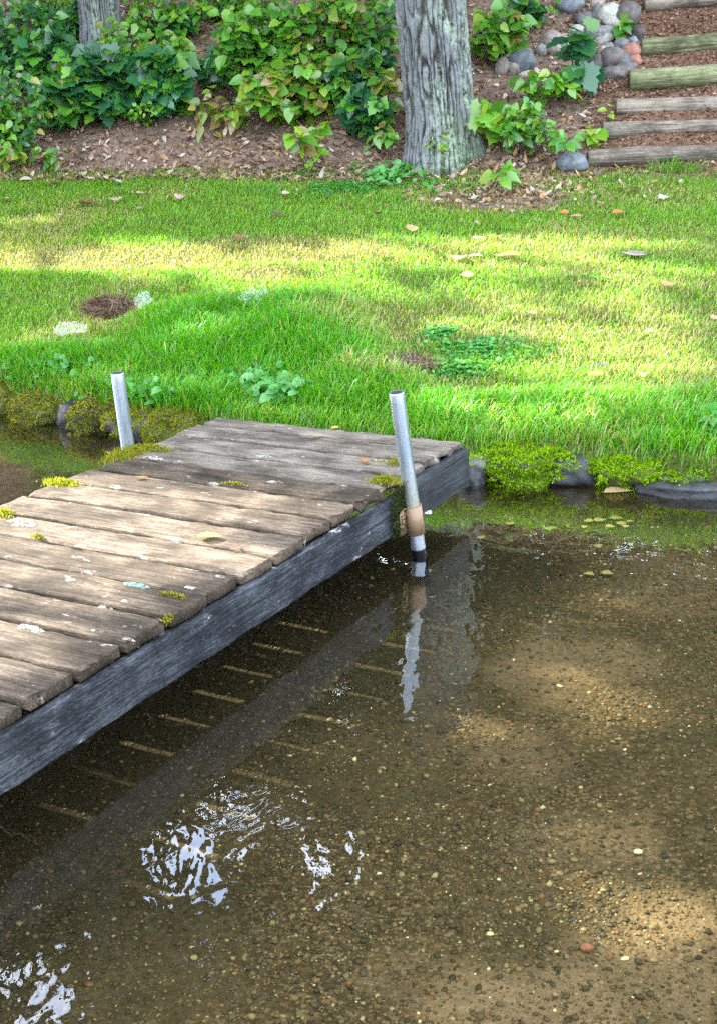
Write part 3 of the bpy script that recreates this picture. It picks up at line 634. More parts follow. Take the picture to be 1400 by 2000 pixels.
LOGS = [(1147, 297, 331, M_LOG, 'lowest grey log step, with a blue-grey boulder at its left end', 1, .0),
        (1176, 243, 275, M_LOG, 'second lowest pale grey log step beside a small bright green sprig', 2, .0),
        (1202, 196, 228, M_LOG, 'dark cracked and splintered log step, third from the lawn', 3, .0),
        (1228, 135, 176, M_LOG_GREEN, 'thick greenish log step with moss along its lower edge', 4, .012),
        (1251, 79, 112, M_LOG_GREEN, 'yellowish sunlit log step beside the red-brown cobbles', 5, .02),
        (1257, -2, 27, M_LOG, 'topmost dark log step at the upper picture edge', 6, .03)]
LOGPOS = [log_step(a, b, c, 4.3, m_, lab, sd, sk) for a, b, c, m_, lab, sd, sk in LOGS]
b = ground_at(1118, 338); V, F = rock_mesh(.13, .12, .09, 77, 4, .14); 
o = mk('boulder', V, F, M_ROCK_BLUE, None, None, True); o.location = b + np.array([0, .05, .055]); tag(o, 'blue-grey boulder at the left end of the lowest log step', 'boulder')

# stones beside the steps: (px, py, rx, ry in picture units, material, label)
M_ROCK_DARK = rock_mat('dark_cobble', (.045, .04, .038), (.11, .10, .098), (.20, .185, .18), (.3, .3, .28), .72)
W_, G_, B_r, D_, P_ = M_ROCK_WARM, M_ROCK, M_ROCK_BLUE, M_ROCK_DARK, M_ROCK_PALE
STN = [(1112, 10, 27, 16, B_r, 'large pale blue-grey stone at the top of the stone pile'), (1165, 5, 14, 10, W_, 'pinkish grey stone at the upper edge of the pile'),
       (1188, 32, 22, 20, P_, 'pale rounded stone under a leafy sprig'), (1197, 45, 20, 11, P_, 'smaller pale stone overlapping the one under the sprig'),
       (1222, 30, 24, 22, D_, 'large dark stone near the topmost log'), (1163, 30, 9, 18, G_, 'narrow upright grey stone beside the big dark maple leaves'),
       (1123, 62, 16, 11, P_, 'pale grey stone half hidden below the maple seedling'), (1156, 62, 16, 17, G_, 'grey oval stone left of the flat pale one'),
       (1182, 68, 26, 13, G_, 'long grey stone lying above the flat pale one'), (1178, 78, 19, 9, P_, 'flat whitish green stone in the middle of the pile'),
       (1212, 87, 14, 11, B_r, 'small blue-grey stone above the red-brown one'), (1236, 82, 8, 7, B_r, 'tiny blue-grey stone at the pile edge'),
       (1232, 98, 18, 13, M_ROCK_RED, 'red-brown cobble touching the log end'), (1238, 119, 12, 10, M_ROCK_RED, 'smaller reddish cobble below the red-brown one'),
       (1185, 97, 13, 12, G_, 'round grey stone left of the small blue-grey one'), (1191, 117, 24, 22, D_, 'dark purple-grey stone, biggest of the right half'),
       (1215, 121, 15, 12, B_r, 'bluish stone beside the smaller reddish cobble'), (1175, 108, 9, 14, W_, 'thin tan stone at the left of the dark purple-grey one'),
       (1218, 138, 24, 12, D_, 'low dark stone under the bluish one'), (1196, 145, 22, 12, D_, 'lowest dark stone of the pile above the thick greenish log'),
       (1075, 80, 18, 17, W_, 'tan-grey stone behind the maple stem'), (1082, 97, 14, 13, W_, 'pointed pale tan stone in front of the tan-grey one'),
       (1056, 98, 12, 10, G_, 'small grey stone left of the pointed tan one'), (1105, 95, 14, 18, G_, 'grey stone behind the dark maple leaf'),
       (1025, 105, 14, 9, P_, 'small whitish stone capping the left heap'), (1020, 124, 25, 20, B_r, 'large bluish stone in the left heap'),
       (995, 118, 15, 14, W_, 'warm grey stone at the back of the left heap'), (980, 130, 13, 17, W_, 'pinkish upright stone at the left end of the heap'),
       (1004, 133, 13, 16, W_, 'tan oval stone leaning on the large bluish one'), (1030, 147, 20, 6, P_, 'thin flat pale stone under the left heap'),
       (1160, 128, 14, 18, D_, 'dark stone half hidden under the maple leaves'), (1148, 108, 12, 10, G_, 'grey stone glimpsed between maple leaves'),
       (1140, 40, 16, 12, G_, 'grey stone under the upper maple leaves'), (1245, 65, 12, 12, D_, 'dark stone in the gap by the yellowish log')]
for k, (px, py, rx, ry, m_, lab) in enumerate(STN):
    b = ground_at(px, py + ry * .6); s_ = b[1] / FPX
    o, V = rock('cobble', b + np.array([0, -.02, ry * s_ * .45]), (rx * s_ * 1.08, min(rx, ry) * s_ * 1.1, ry * s_ * 1.1), 0, m_, 100 + k, lab, 'stone', 'round stones piled beside the log steps', .22, 3)
    o.rotation_euler = (0, rng.normal(0, .15), rng.normal(0, .4))

# ------------------------------------------------------------------ oak trunk
def oak(name, basepx, basepy, profile, label, zspan=1.9, furrow=.020, res=(420, 190), height_top=13, crown=None, lich=1.0):
    b = ground_at(basepx, basepy)
    s_ = b[1] / FPX
    nth, nz = res
    z = np.concatenate([np.linspace(-.35, zspan, nz), np.linspace(zspan + .15, height_top * .72, 30)]); n = len(z)
    hz = np.array([p[0] for p in profile]); cx = np.interp(z, hz, [p[1] for p in profile]); rad = np.interp(z, hz, [p[2] for p in profile])
    top = z > zspan; rad = np.where(top, rad[nz - 1] * (1 - .6 * (z - zspan) / (height_top * .72 - zspan)), rad)
    th = np.linspace(0, 2 * np.pi, nth, endpoint=False); TH, ZZ = np.meshgrid(th, z); RD = rad[:, None] + 0 * TH
    # bark plates: stretched cellular pattern on the unrolled trunk
    r0 = .28; A0 = np.mod(TH + R(270), 2 * np.pi)          # the seam lies on the far side
    U = A0 * r0 / .033 + .5 * (fbm(A0 * 4, ZZ * 5, 3) - .5); Wv = ZZ / .20
    U2 = U + .35 * (fbm(A0 * 30, ZZ * 22, 2) - .5)
    m1 = np.abs(vnoise(U2, Wv * .75 + 3) - .5) * 2; m2 = np.abs(vnoise(U2 * 1.25 + 41.3, Wv * 1.1 + 17) - .5) * 2
    plate = np.minimum(sstep(.05, .36, m1), .35 + .65 * sstep(.04, .26, m2))
    det = fbm(U * 3, Wv * 9, 3)
    fade = np.where(ZZ > zspan, .5, 1)
    disp = 1.25 * furrow * (plate - .75) * fade + .007 * (det - .5) + .02 * (fbm(np.cos(TH) * 2 + 20, ZZ * .8 + np.sin(TH) * 2, 2) - .5)
    # root flare lobes
    fl = np.clip((.34 - ZZ) / .7, 0, 1) ** 1.6; disp = disp + fl * (.11 + .07 * np.cos(TH * 5 + 1.0) + .04 * np.cos(TH * 3))
    RR = RD + disp
    V = np.stack([cx[:, None] + RR * np.cos(TH), RR * np.sin(TH), ZZ], -1).reshape(-1, 3)
    i_ = np.arange(n - 1)[:, None] * nth; j_ = np.arange(nth)[None]; j2 = (j_ + 1) % nth
    F = np.stack([i_ + j_, i_ + j2, i_ + nth + j2, i_ + nth + j_], -1).reshape(-1, 4)
    side = np.cos(TH - R(-35)); li = np.clip(side * .9 + .25 - .15 * ZZ, 0, 1) * lich * (.35 + .65 * np.clip(1.1 - ZZ * .5, 0, 1)) * sstep(.38, .6, fbm(np.cos(TH) * 4 + 9, ZZ * 4 + np.sin(TH) * 4, 3))
    mo = np.clip((.55 - ZZ) * 1.6, 0, 1) * np.clip(np.cos(TH - R(-25)) * 1.3 - .1, 0, 1)
    C = np.stack([np.clip(plate * 1.15, 0, 1), li, mo], -1).reshape(-1, 3)
    root = empty(name, b); tag(root, label, 'tree')
    mk('trunk', V, F, M_BARK, root, C, True)
    return root, b, cx, z
TREE_D = ground_at(862, 312)[1]; s_ = TREE_D / FPX
big, bigb, _, _ = oak('oak_tree', 862, 298, [(-.4, .0, .28), (.0, .0, .272), (.25, -.012, .266), (.6, -.03, .264), (1.3, -.075, .262), (2.0, -.11, .26), (12, -.3, .2)], 'large grey oak with deeply furrowed, lichen spotted bark at the foot of the bank')
sml, smlb, _, _ = oak('oak_tree', 204, 118, [(-.4, 0, .20), (0, 0, .185), (1, 0, .175), (2, -.1, .17), (12, -3.0, .12)], 'slimmer pale grey tree behind the leafy bushes at upper left', res=(220, 120), zspan=1.6, furrow=.014, lich=.8)

# ------------------------------------------------------------------ light mask: where sun reaches the ground (openings in the crowns to the left)
LIT = [  # px, py, rx, ry, amount
    (330, 110, 420, 110, .42), (1010, 120, 120, 120, .4), (1080, 600, 400, 180, .74), (480, 660, 320, 110, .5),
    (330, 505, 440, 40, 1), (700, 487, 260, 36, 1), (930, 505, 120, 22, 1), (80, 428, 110, 14, 1), (220, 352, 150, 14, .8), (40, 345, 60, 12, .5),
    (1260, 365, 95, 20, 1), (1120, 640, 160, 40, .9), (1330, 640, 130, 60, 1), (1290, 540, 130, 40, .9), (1050, 545, 70, 22, .6), (840, 630, 130, 30, .6), (760, 560, 60, 25, .5), (1330, 470, 100, 20, .8),
    (520, 640, 220, 50, .6), (620, 590, 140, 26, .7), (330, 690, 160, 40, .35), (90, 640, 130, 40, .3), (1150, 800, 300, 60, .85), (900, 790, 130, 50, .8), (1300, 720, 160, 50, .8), (1000, 880, 110, 30, .9), (1260, 890, 120, 28, .9),
    (360, 800, 90, 30, .6), (160, 780, 140, 40, .5), (520, 770, 130, 36, .45),
    (390, 310, 120, 22, .55), (560, 170, 110, 90, .7), (650, 100, 100, 80, .4), (480, 100, 70, 70, .45), (1345, 110, 70, 12, 1), (1330, 92, 90, 16, .9), (1340, 235, 80, 20, .35), (970, 215, 50, 30, .8), (1050, 240, 70, 50, .6), (985, 80, 60, 70, .5), (230, 130, 60, 60, .3), (600, 250, 40, 50, .8), (1160, 245, 25, 30, .9), (1280, 150, 60, 20, .4)]
LIT_WATER = [(1120, 1330, 150, 70, .75), (1000, 1960, 280, 100, 1), (1250, 1850, 240, 100, .9), (1150, 1650, 260, 130, .45), (930, 1760, 180, 80, .45), (1330, 1500, 120, 160, .5), (1250, 1200, 180, 80, .42), (1000, 1480, 160, 90, .4)]
def lit_amount(G):
    """0..1 sun fraction wanted at ground points G (n,3)"""
    px, d = project(G); x, y = px[:, 0], px[:, 1]
    nz = fbm(G[:, 0] * 2.6 + 40, G[:, 1] * 4.0, 3)
    dap = np.clip((fbm(G[:, 0] * 1.5 + 11, G[:, 1] * 3.6 + 5, 3) - .5) * 2.6 + .5, .02, .98)
    v = np.zeros(len(G))
    for cx, cy, rx, ry, a in LIT:
        q = ((x - cx) / rx) ** 2 + ((y - cy) / ry) ** 2
        v = np.maximum(v, a * np.clip(1.7 - 1.2 * q + 1.6 * (nz - .5), 0, 1))
    v = np.clip((v - dap) * 5 + .5, 0, 1)
    t = G[:, 1] - ys(G[:, 0])
    rel = G[:, :2] - DC; off = rel @ da; ii = rel @ db
    wat = np.zeros(len(G))
    for cx, cy, rx, ry, a in LIT_WATER:
        q = ((x - cx) / rx) ** 2 + ((y - cy) / ry) ** 2
        wat = np.maximum(wat, a * np.clip(1.5 - 1.2 * q + 1.8 * (nz - .5), 0, 1))
    wat = np.clip((np.maximum(wat, .16) - dap) * 4 + .5, 0, 1)
    v = np.where(t < 0, wat, v)
    # the dock deck and the strip its gaps light
    dk_lit = (off > -DW - .6) & (off < .72) & (ii > .3) & (ii < 5)
    v = np.where(dk_lit & (t < .3), np.maximum(v, np.clip((ii - .68 + .6 * (nz - .5)) * 4, 0, 1) * np.clip((.72 - off) * 4, 0, 1)), v)
    v = np.where((off > -DW - .05) & (off < .05) & (ii > -.02) & (ii < .55), np.clip((nz - .50) * 4, 0, .5) * np.clip(ii * 2.5 + .2, 0, 1), v)
    out = (d < .3) | (x < -250) | (x > 1650) | (y < -150) | (y > 2150)
    return np.where(out, np.clip((nz - .5) * 4, 0, .6), v)
def sun_ground(P):
    """where the sun ray through P meets the ground or deck"""
    G = P + SD * ((P[:, 2:3] - .45) / -SD[2])
    for _ in range(5):
        g = np.maximum(height(G[:, 0], G[:, 1]), np.where((((G[:, :2] - DC) @ da) > -DW) & (((G[:, :2] - DC) @ da) < 0) & (((G[:, :2] - DC) @ db) > 0), DTOP, -9))
        G = G + SD * ((G[:, 2] - g) / -SD[2])[:, None] * .8
    return G

# ------------------------------------------------------------------ trees
SKYGAPS = [(368, 1690, 82, 104), (420, 1600, 50, 55), (500, 1590, 88, 48), (665, 1475, 66, 56), (757, 1448, 56, 54), (680, 1360, 52, 62), (625, 1690, 42, 52), (655, 1740, 18, 22), (700, 1625, 14, 26), (560, 1700, 14, 18), (770, 1600, 12, 20), (520, 1760, 16, 22), (905, 1590, 8, 24), (75, 930, 62, 66), (85, 1935, 95, 62), (445, 1502, 34, 16), (945, 1470, 50, 40), (955, 1635, 42, 18), (875, 1480, 16, 90), (595, 1650, 36, 36), (740, 1560, 14, 30), (690, 1690, 14, 12), (400, 1880, 40, 60), (993, 1015, 14, 30), (780, 1820, 12, 14), (1235, 1395, 20, 12), (880, 1415, 8, 20), (500, 1820, 26, 30), (610, 1420, 20, 12)]  # openings cut into the crowns where mirrored sky is to show
def gap_mask(P):
    """crown leaves to drop so that sky patches mirror in the water"""
    Q = P * np.array([1, 1, -1.0]); px, d = project(Q); m = np.zeros(len(P), bool)
    for cx, cy, rx, ry in SKYGAPS:
        m |= (((px[:, 0] - cx) / rx) ** 2 + ((px[:, 1] - cy) / ry) ** 2 < 1.0 + .7 * (rng.random(len(P)) - .5)) & (d > 3)
    return m
def trunk_path(b, h, lean):
    z = np.linspace(-.3, h, 14); return np.stack([b[0] + lean[0] * (z / h) ** 1.5 + .12 * np.sin(z * .9 + b[0]), b[1] + lean[1] * (z / h) ** 1.5 + .1 * np.sin(z * .7 + b[1]), b[2] + z], -1)
def tree(b, h, crown, n, size, cols, label, group=None, root=None, mask='gap', rad=.2, name='broadleaf_tree', minh=1.2):
    """crown: list of (cx,cy,cz,rx,ry,rz) world"""
    b = np.array(b, float)
    if root is None:
        root = empty(name, b); tag(root, label, 'tree' if minh > 1 else 'bush', group)
        path = trunk_path(b, h, (rng.normal(0, .4), rng.normal(0, .4)))
        a = Acc(); a.add(*tube(path - b, np.linspace(rad, rad * .3, 14), 14)); a.build('trunk', M_TWIG, root, True)
    else: path = None
    limbs = Acc(); allP = []
    for (cx, cy, cz, rx, ry, rz) in crown:
        c = np.array([cx, cy, cz])
        start = np.array([b[0], b[1], b[2] + max(1.5, (cz - b[2]) * .62)]); 
        for q in range(4):
            end = c + rng.normal(0, .4, 3) * np.array([rx, ry, rz]); mid = (start + end) / 2 + rng.normal(0, .25, 3)
            t = np.linspace(0, 1, 7)[:, None]; pth = (1 - t) ** 2 * start + 2 * t * (1 - t) * mid + t ** 2 * end
            limbs.add(*tube(pth - b, np.linspace(rad * .35, .015, 7), 6))
        k = max(6, int(n / len(crown) / 60)); cl = unit(rng.normal(0, 1, (k, 3))) * (rng.random((k, 1)) ** .45) * np.array([rx, ry, rz]) + c
        m = int(n / len(crown)); P = cl[rng.integers(0, k, m)] + rng.normal(0, 1, (m, 3)) * np.array([.42, .42, .26]) * min(1.2, rx * .3)
        allP.append(P)
    limbs.build('limbs', M_TWIG, root, True)
    P = np.concatenate(allP)
    P = P[P[:, 2] > height(P[:, 0], P[:, 1]) + minh]
    if mask in ('gap', 'both'): P = P[~gap_mask(P)]
    G = sun_ground(P); la = lit_amount(G)
    P = P[rng.random(len(P)) > np.clip(la * 1.35, 0, 1)]
    n2 = len(P)
    X = unit(rng.normal(0, 1, (n2, 3)) + np.array([0, 0, -.4])); N = unit(rng.normal(0, .7, (n2, 3)) + np.array([0, 0, .6]))
    C = cols[rng.integers(0, len(cols), n2)] * (.7 + .6 * rng.random((n2, 1)))
    V, F, CC = inst(*OVS, P - b, X, N, size * (.6 + .8 * rng.random(n2)), C)
    mk('crown', V, F, M_LEAF, root, CC)
    return root
OVS = (np.array([(0, 0, 0), (.45, .33, .05), (1, 0, -.03), (.45, -.33, .05)]), [np.array([(0, 3, 2, 1)])])
TC = np.array([(.035, .085, .015), (.05, .11, .02), (.025, .06, .012), (.075, .13, .02), (.10, .13, .02)])
# trees standing to the left, outside the picture, that throw the dappled shade
for b, cr_, lab in [((-12.5, 8.6), [(-11.2, 8.4, 8.0, 4.4, 2.8, 3.4), (-7.8, 6.6, 6.6, 2.6, 2.4, 2.2)], 'leafy tree on the left shore, nearest the camera'),
                    ((-12.0, 12.6), [(-11.2, 12.4, 9.2, 4.4, 2.8, 3.6), (-7.8, 10.4, 7.4, 2.6, 2.4, 2.2)], 'leafy tree at the left edge of the lawn'),
                    ((-12.4, 16.4), [(-11.2, 16.2, 10.4, 4.4, 2.8, 3.8), (-8.0, 14.2, 8.8, 2.6, 2.4, 2.4)], 'leafy tree on the bank left of the picture'),
                    ((-11.8, 20.6), [(-10.4, 20.2, 11.8, 4.6, 3.0, 4.2), (-7.6, 17.8, 10.0, 2.6, 2.4, 2.8)], 'leafy tree high on the bank at far left'),
                    ((-14.0, 4.8), [(-12.6, 4.6, 8.0, 4.4, 2.8, 3.4), (-9.2, 3.0, 6.4, 2.6, 2.2, 2.2)], 'leafy tree leaning over the water at far left')]:
    tree((*b, float(height(*b))), 10, cr_, 30000, .17, TC, lab, 'trees left of the picture', rad=.24)
# trees on and behind the bank, mirrored in the water
for k, (x, y, h, cr_, lab) in enumerate([
        (-7.5, 15.5, 12, [(-7.5, 15, 9, 3.4, 2.6, 3.6), (-6, 15, 13, 3.2, 2.6, 3)], 'tall tree on the left part of the bank'),
        (-3.2, 17.5, 13, [(-3.2, 17, 8.5, 3.2, 2.4, 3.2), (-3.0, 17, 13.4, 3.2, 2.6, 3.4)], 'tall tree behind the slimmer grey tree'),
        (1.2, 18.0, 13, [(1.2, 17.5, 8.5, 3.0, 2.4, 3.2), (1.0, 17, 13.4, 3.2, 2.6, 3.4)], 'tall tree behind the big oak'),
        (5.2, 17.0, 13, [(5, 16.5, 8, 3.0, 2.4, 3.4), (5, 16, 13, 3.4, 2.6, 3.4)], 'tall tree above the log steps'),
        (9.5, 15.5, 12, [(9.3, 15, 8.5, 3.4, 2.6, 3.6)], 'tall tree on the right part of the bank'),
        (-11.0, 19.5, 13, [(-10.5, 19, 9, 3.6, 2.6, 4), (-9, 19, 14, 3.4, 2.6, 3.4)], 'distant tree at the left end of the bank'),
        (-.6, 22.0, 15, [(-.6, 22, 10, 5.5, 2.4, 4), (-.6, 22, 16, 5.5, 2.6, 3.6)], 'hindmost tree in the middle of the wood'),
        (7.5, 22.0, 15, [(7.5, 22, 10, 5, 2.4, 4), (7, 22, 16, 5, 2.6, 3.6)], 'hindmost tree in the right of the wood'),
        (-7.6, 22.5, 15, [(-7.6, 22, 10, 5, 2.4, 4), (-7, 22, 16, 5, 2.6, 3.6)], 'hindmost tree in the left of the wood')]):
    tree((x, y, float(height(x, y))), h, cr_, 13000, .32, TC, lab, 'trees on the bank mirrored in the water', rad=.22)
tree(bigb, 12, [(bigb[0] - .05, bigb[1] - .95, 5.4, .9, .45, 1.9), (bigb[0] - .6, bigb[1] + .6, 7.4, 3.0, 2.2, 2.0), (bigb[0] + .6, bigb[1] + .8, 10.2, 3.4, 2.6, 2.6)], 13500, .2, TC, '', None, big, rad=.26)  # first clump is added foliage, out of view, hiding the trunk's reflection
tree(smlb, 12, [(smlb[0], smlb[1] + .4, 7.6, 2.6, 2.0, 2.2), (smlb[0], smlb[1] + .4, 10.6, 2.8, 2.2, 2.4)], 7000, .2, TC, '', None, sml, rad=.18)

# tall undergrowth on the upper bank, just above the picture
for k, (x, y, rx, lab) in enumerate([(-5.4, 14.2, 2.3, 'tall thicket bush above the left end of the picture'), (-2.6, 14.6, 2.3, 'tall thicket bush above the slimmer grey tree'), (.2, 14.8, 2.3, 'tall thicket bush above the hazel'),
        (2.7, 14.6, 2.2, 'tall thicket bush behind the stone pile'), (5.0, 14.6, 2.3, 'tall thicket bush at the top of the log steps'), (7.6, 13.6, 1.8, 'tall thicket bush right of the log steps'), (-8.2, 16.0, 2.0, 'tall thicket bush far left on the bank'), (1.7, 15.6, 1.8, 'tall thicket bush behind the big oak')]):
    g = float(height(x, y)); tree((x, y, g), 2.2, [(x, y, g + .9, rx, .9, 1.0), (x, y + .3, g + 2.4, rx, 1.0, 1.2), (x, y + .8, g + 3.7, rx, 1.0, 1.1)], 12500, .17, TC * 1.3, lab, 'thicket bushes on the upper bank', mask='gap' if x in (-5.4, -2.6) else 'none', rad=.05, name='thicket_bush', minh=.1)

# ------------------------------------------------------------------ shrubs and seedlings on the bank
G_DARK = 1.3 * np.array([(.028, .14, .055), (.035, .17, .065), (.022, .11, .045), (.05, .19, .04)])
G_MID = np.array([(.095, .33, .03), (.12, .38, .03), (.065, .27, .035), (.18, .43, .03)])
G_LIME = np.array([(.17, .44, .025), (.22, .48, .03), (.12, .36, .025), (.32, .50, .04)])
G_YEL = np.array([(.34, .34, .05), (.42, .36, .07), (.22, .32, .04), (.40, .28, .10)])
def mixcols(a, b, f): return [(a, 1 - f), (b, f)]
def shrub(cx, cy, rx, ry, n, tmpl, size_px, pal, label, basepx=None, name='shrub', depth=.35, cat='shrub', group='leafy plants on the bank', clump=True, stem=M_TWIG, face=.55):
    bx, by = basepx if basepx else (cx, cy + ry * 1.0)
    b = ground_at(bx, max(by, -60)); D = b[1]; s_ = D / FPX
    root = empty(name, b); tag(root, label, cat, group)
    ns = max(2, int(n / 9)); 
    # sprays: twigs reaching from the base into the cluster, leaves along them
    u = rng.normal(0, 1, (ns, 2)); u /= np.maximum(1, np.linalg.norm(u, axis=1, keepdims=True) / (.55 + .45 * rng.random((ns, 1))))
    tipx, tipy = cx + u[:, 0] * rx, cy + u[:, 1] * ry
    dd = D - .12 + (rng.random(ns) - .7) * depth
    st = Acc(); P = []; X = []
    for q in range(ns):
        d = ray(tipx[q], tipy[q]); tip = np.array([0, 0, CAMH]) + d * (dd[q] / d[1])
        tip[2] = max(tip[2], float(height(tip[0], tip[1])) + .04)
        p0 = b + np.array([rng.normal(0, .03 + rx * s_ * .18), rng.normal(0, .04), -.03]); mid = (p0 + tip) / 2 + np.array([rng.normal(0, .04), rng.normal(0, .04), .10 * np.linalg.norm(tip - p0)])
        t = np.linspace(0, 1, 9)[:, None]; pth = (1 - t) ** 2 * p0 + 2 * t * (1 - t) * mid + t ** 2 * tip
        st.add(*tube(pth - b, np.linspace(.0055, .0018, 9), 5))
        m = max(3, int(round(n / ns))); tt = 1 - np.abs(rng.normal(0, .32, m)).clip(0, .85) if m > 3 else np.linspace(.6, 1, m)
        for v in tt:
            k = v * 8; i0 = min(7, int(k)); pp = pth[i0] + (pth[i0 + 1] - pth[i0]) * (k - i0); tg = unit(pth[i0 + 1] - pth[i0])
            sd = unit(np.array([rng.normal(), rng.normal() * .8 - .35, rng.normal() * .35 - .12])); dr = unit(sd + tg * .4)
            P.append(pp + dr * .02 + rng.normal(0, .018, 3)); X.append(dr)
    P = np.array(P); X = np.array(X); m = len(P)
    N = unit(np.array([0, -face, .75]) + rng.normal(0, .38, (m, 3)))
    pa = [p for p, _ in pal]; wt = np.array([f for _, f in pal]); ch = rng.choice(len(pa), m, p=wt / wt.sum())
    C = np.array([pa[c][rng.integers(0, len(pa[c]))] for c in ch]) * (.8 + .4 * rng.random((m, 1)))
    S = size_px * s_ * (.55 + .75 * rng.random(m))
    X = X + np.array([0, 0, -.25])
    V, F, CC = inst(*tmpl, P - b, X, N, S, C, bend=.12 + .25 * rng.random(m))
    mk('foliage', V, F, M_LEAF, root, CC)
    st.build('stem', stem, root, True)
    return root
GM = [(G_MID, 1)]; GD = [(G_DARK, .75), (G_MID, .25)]
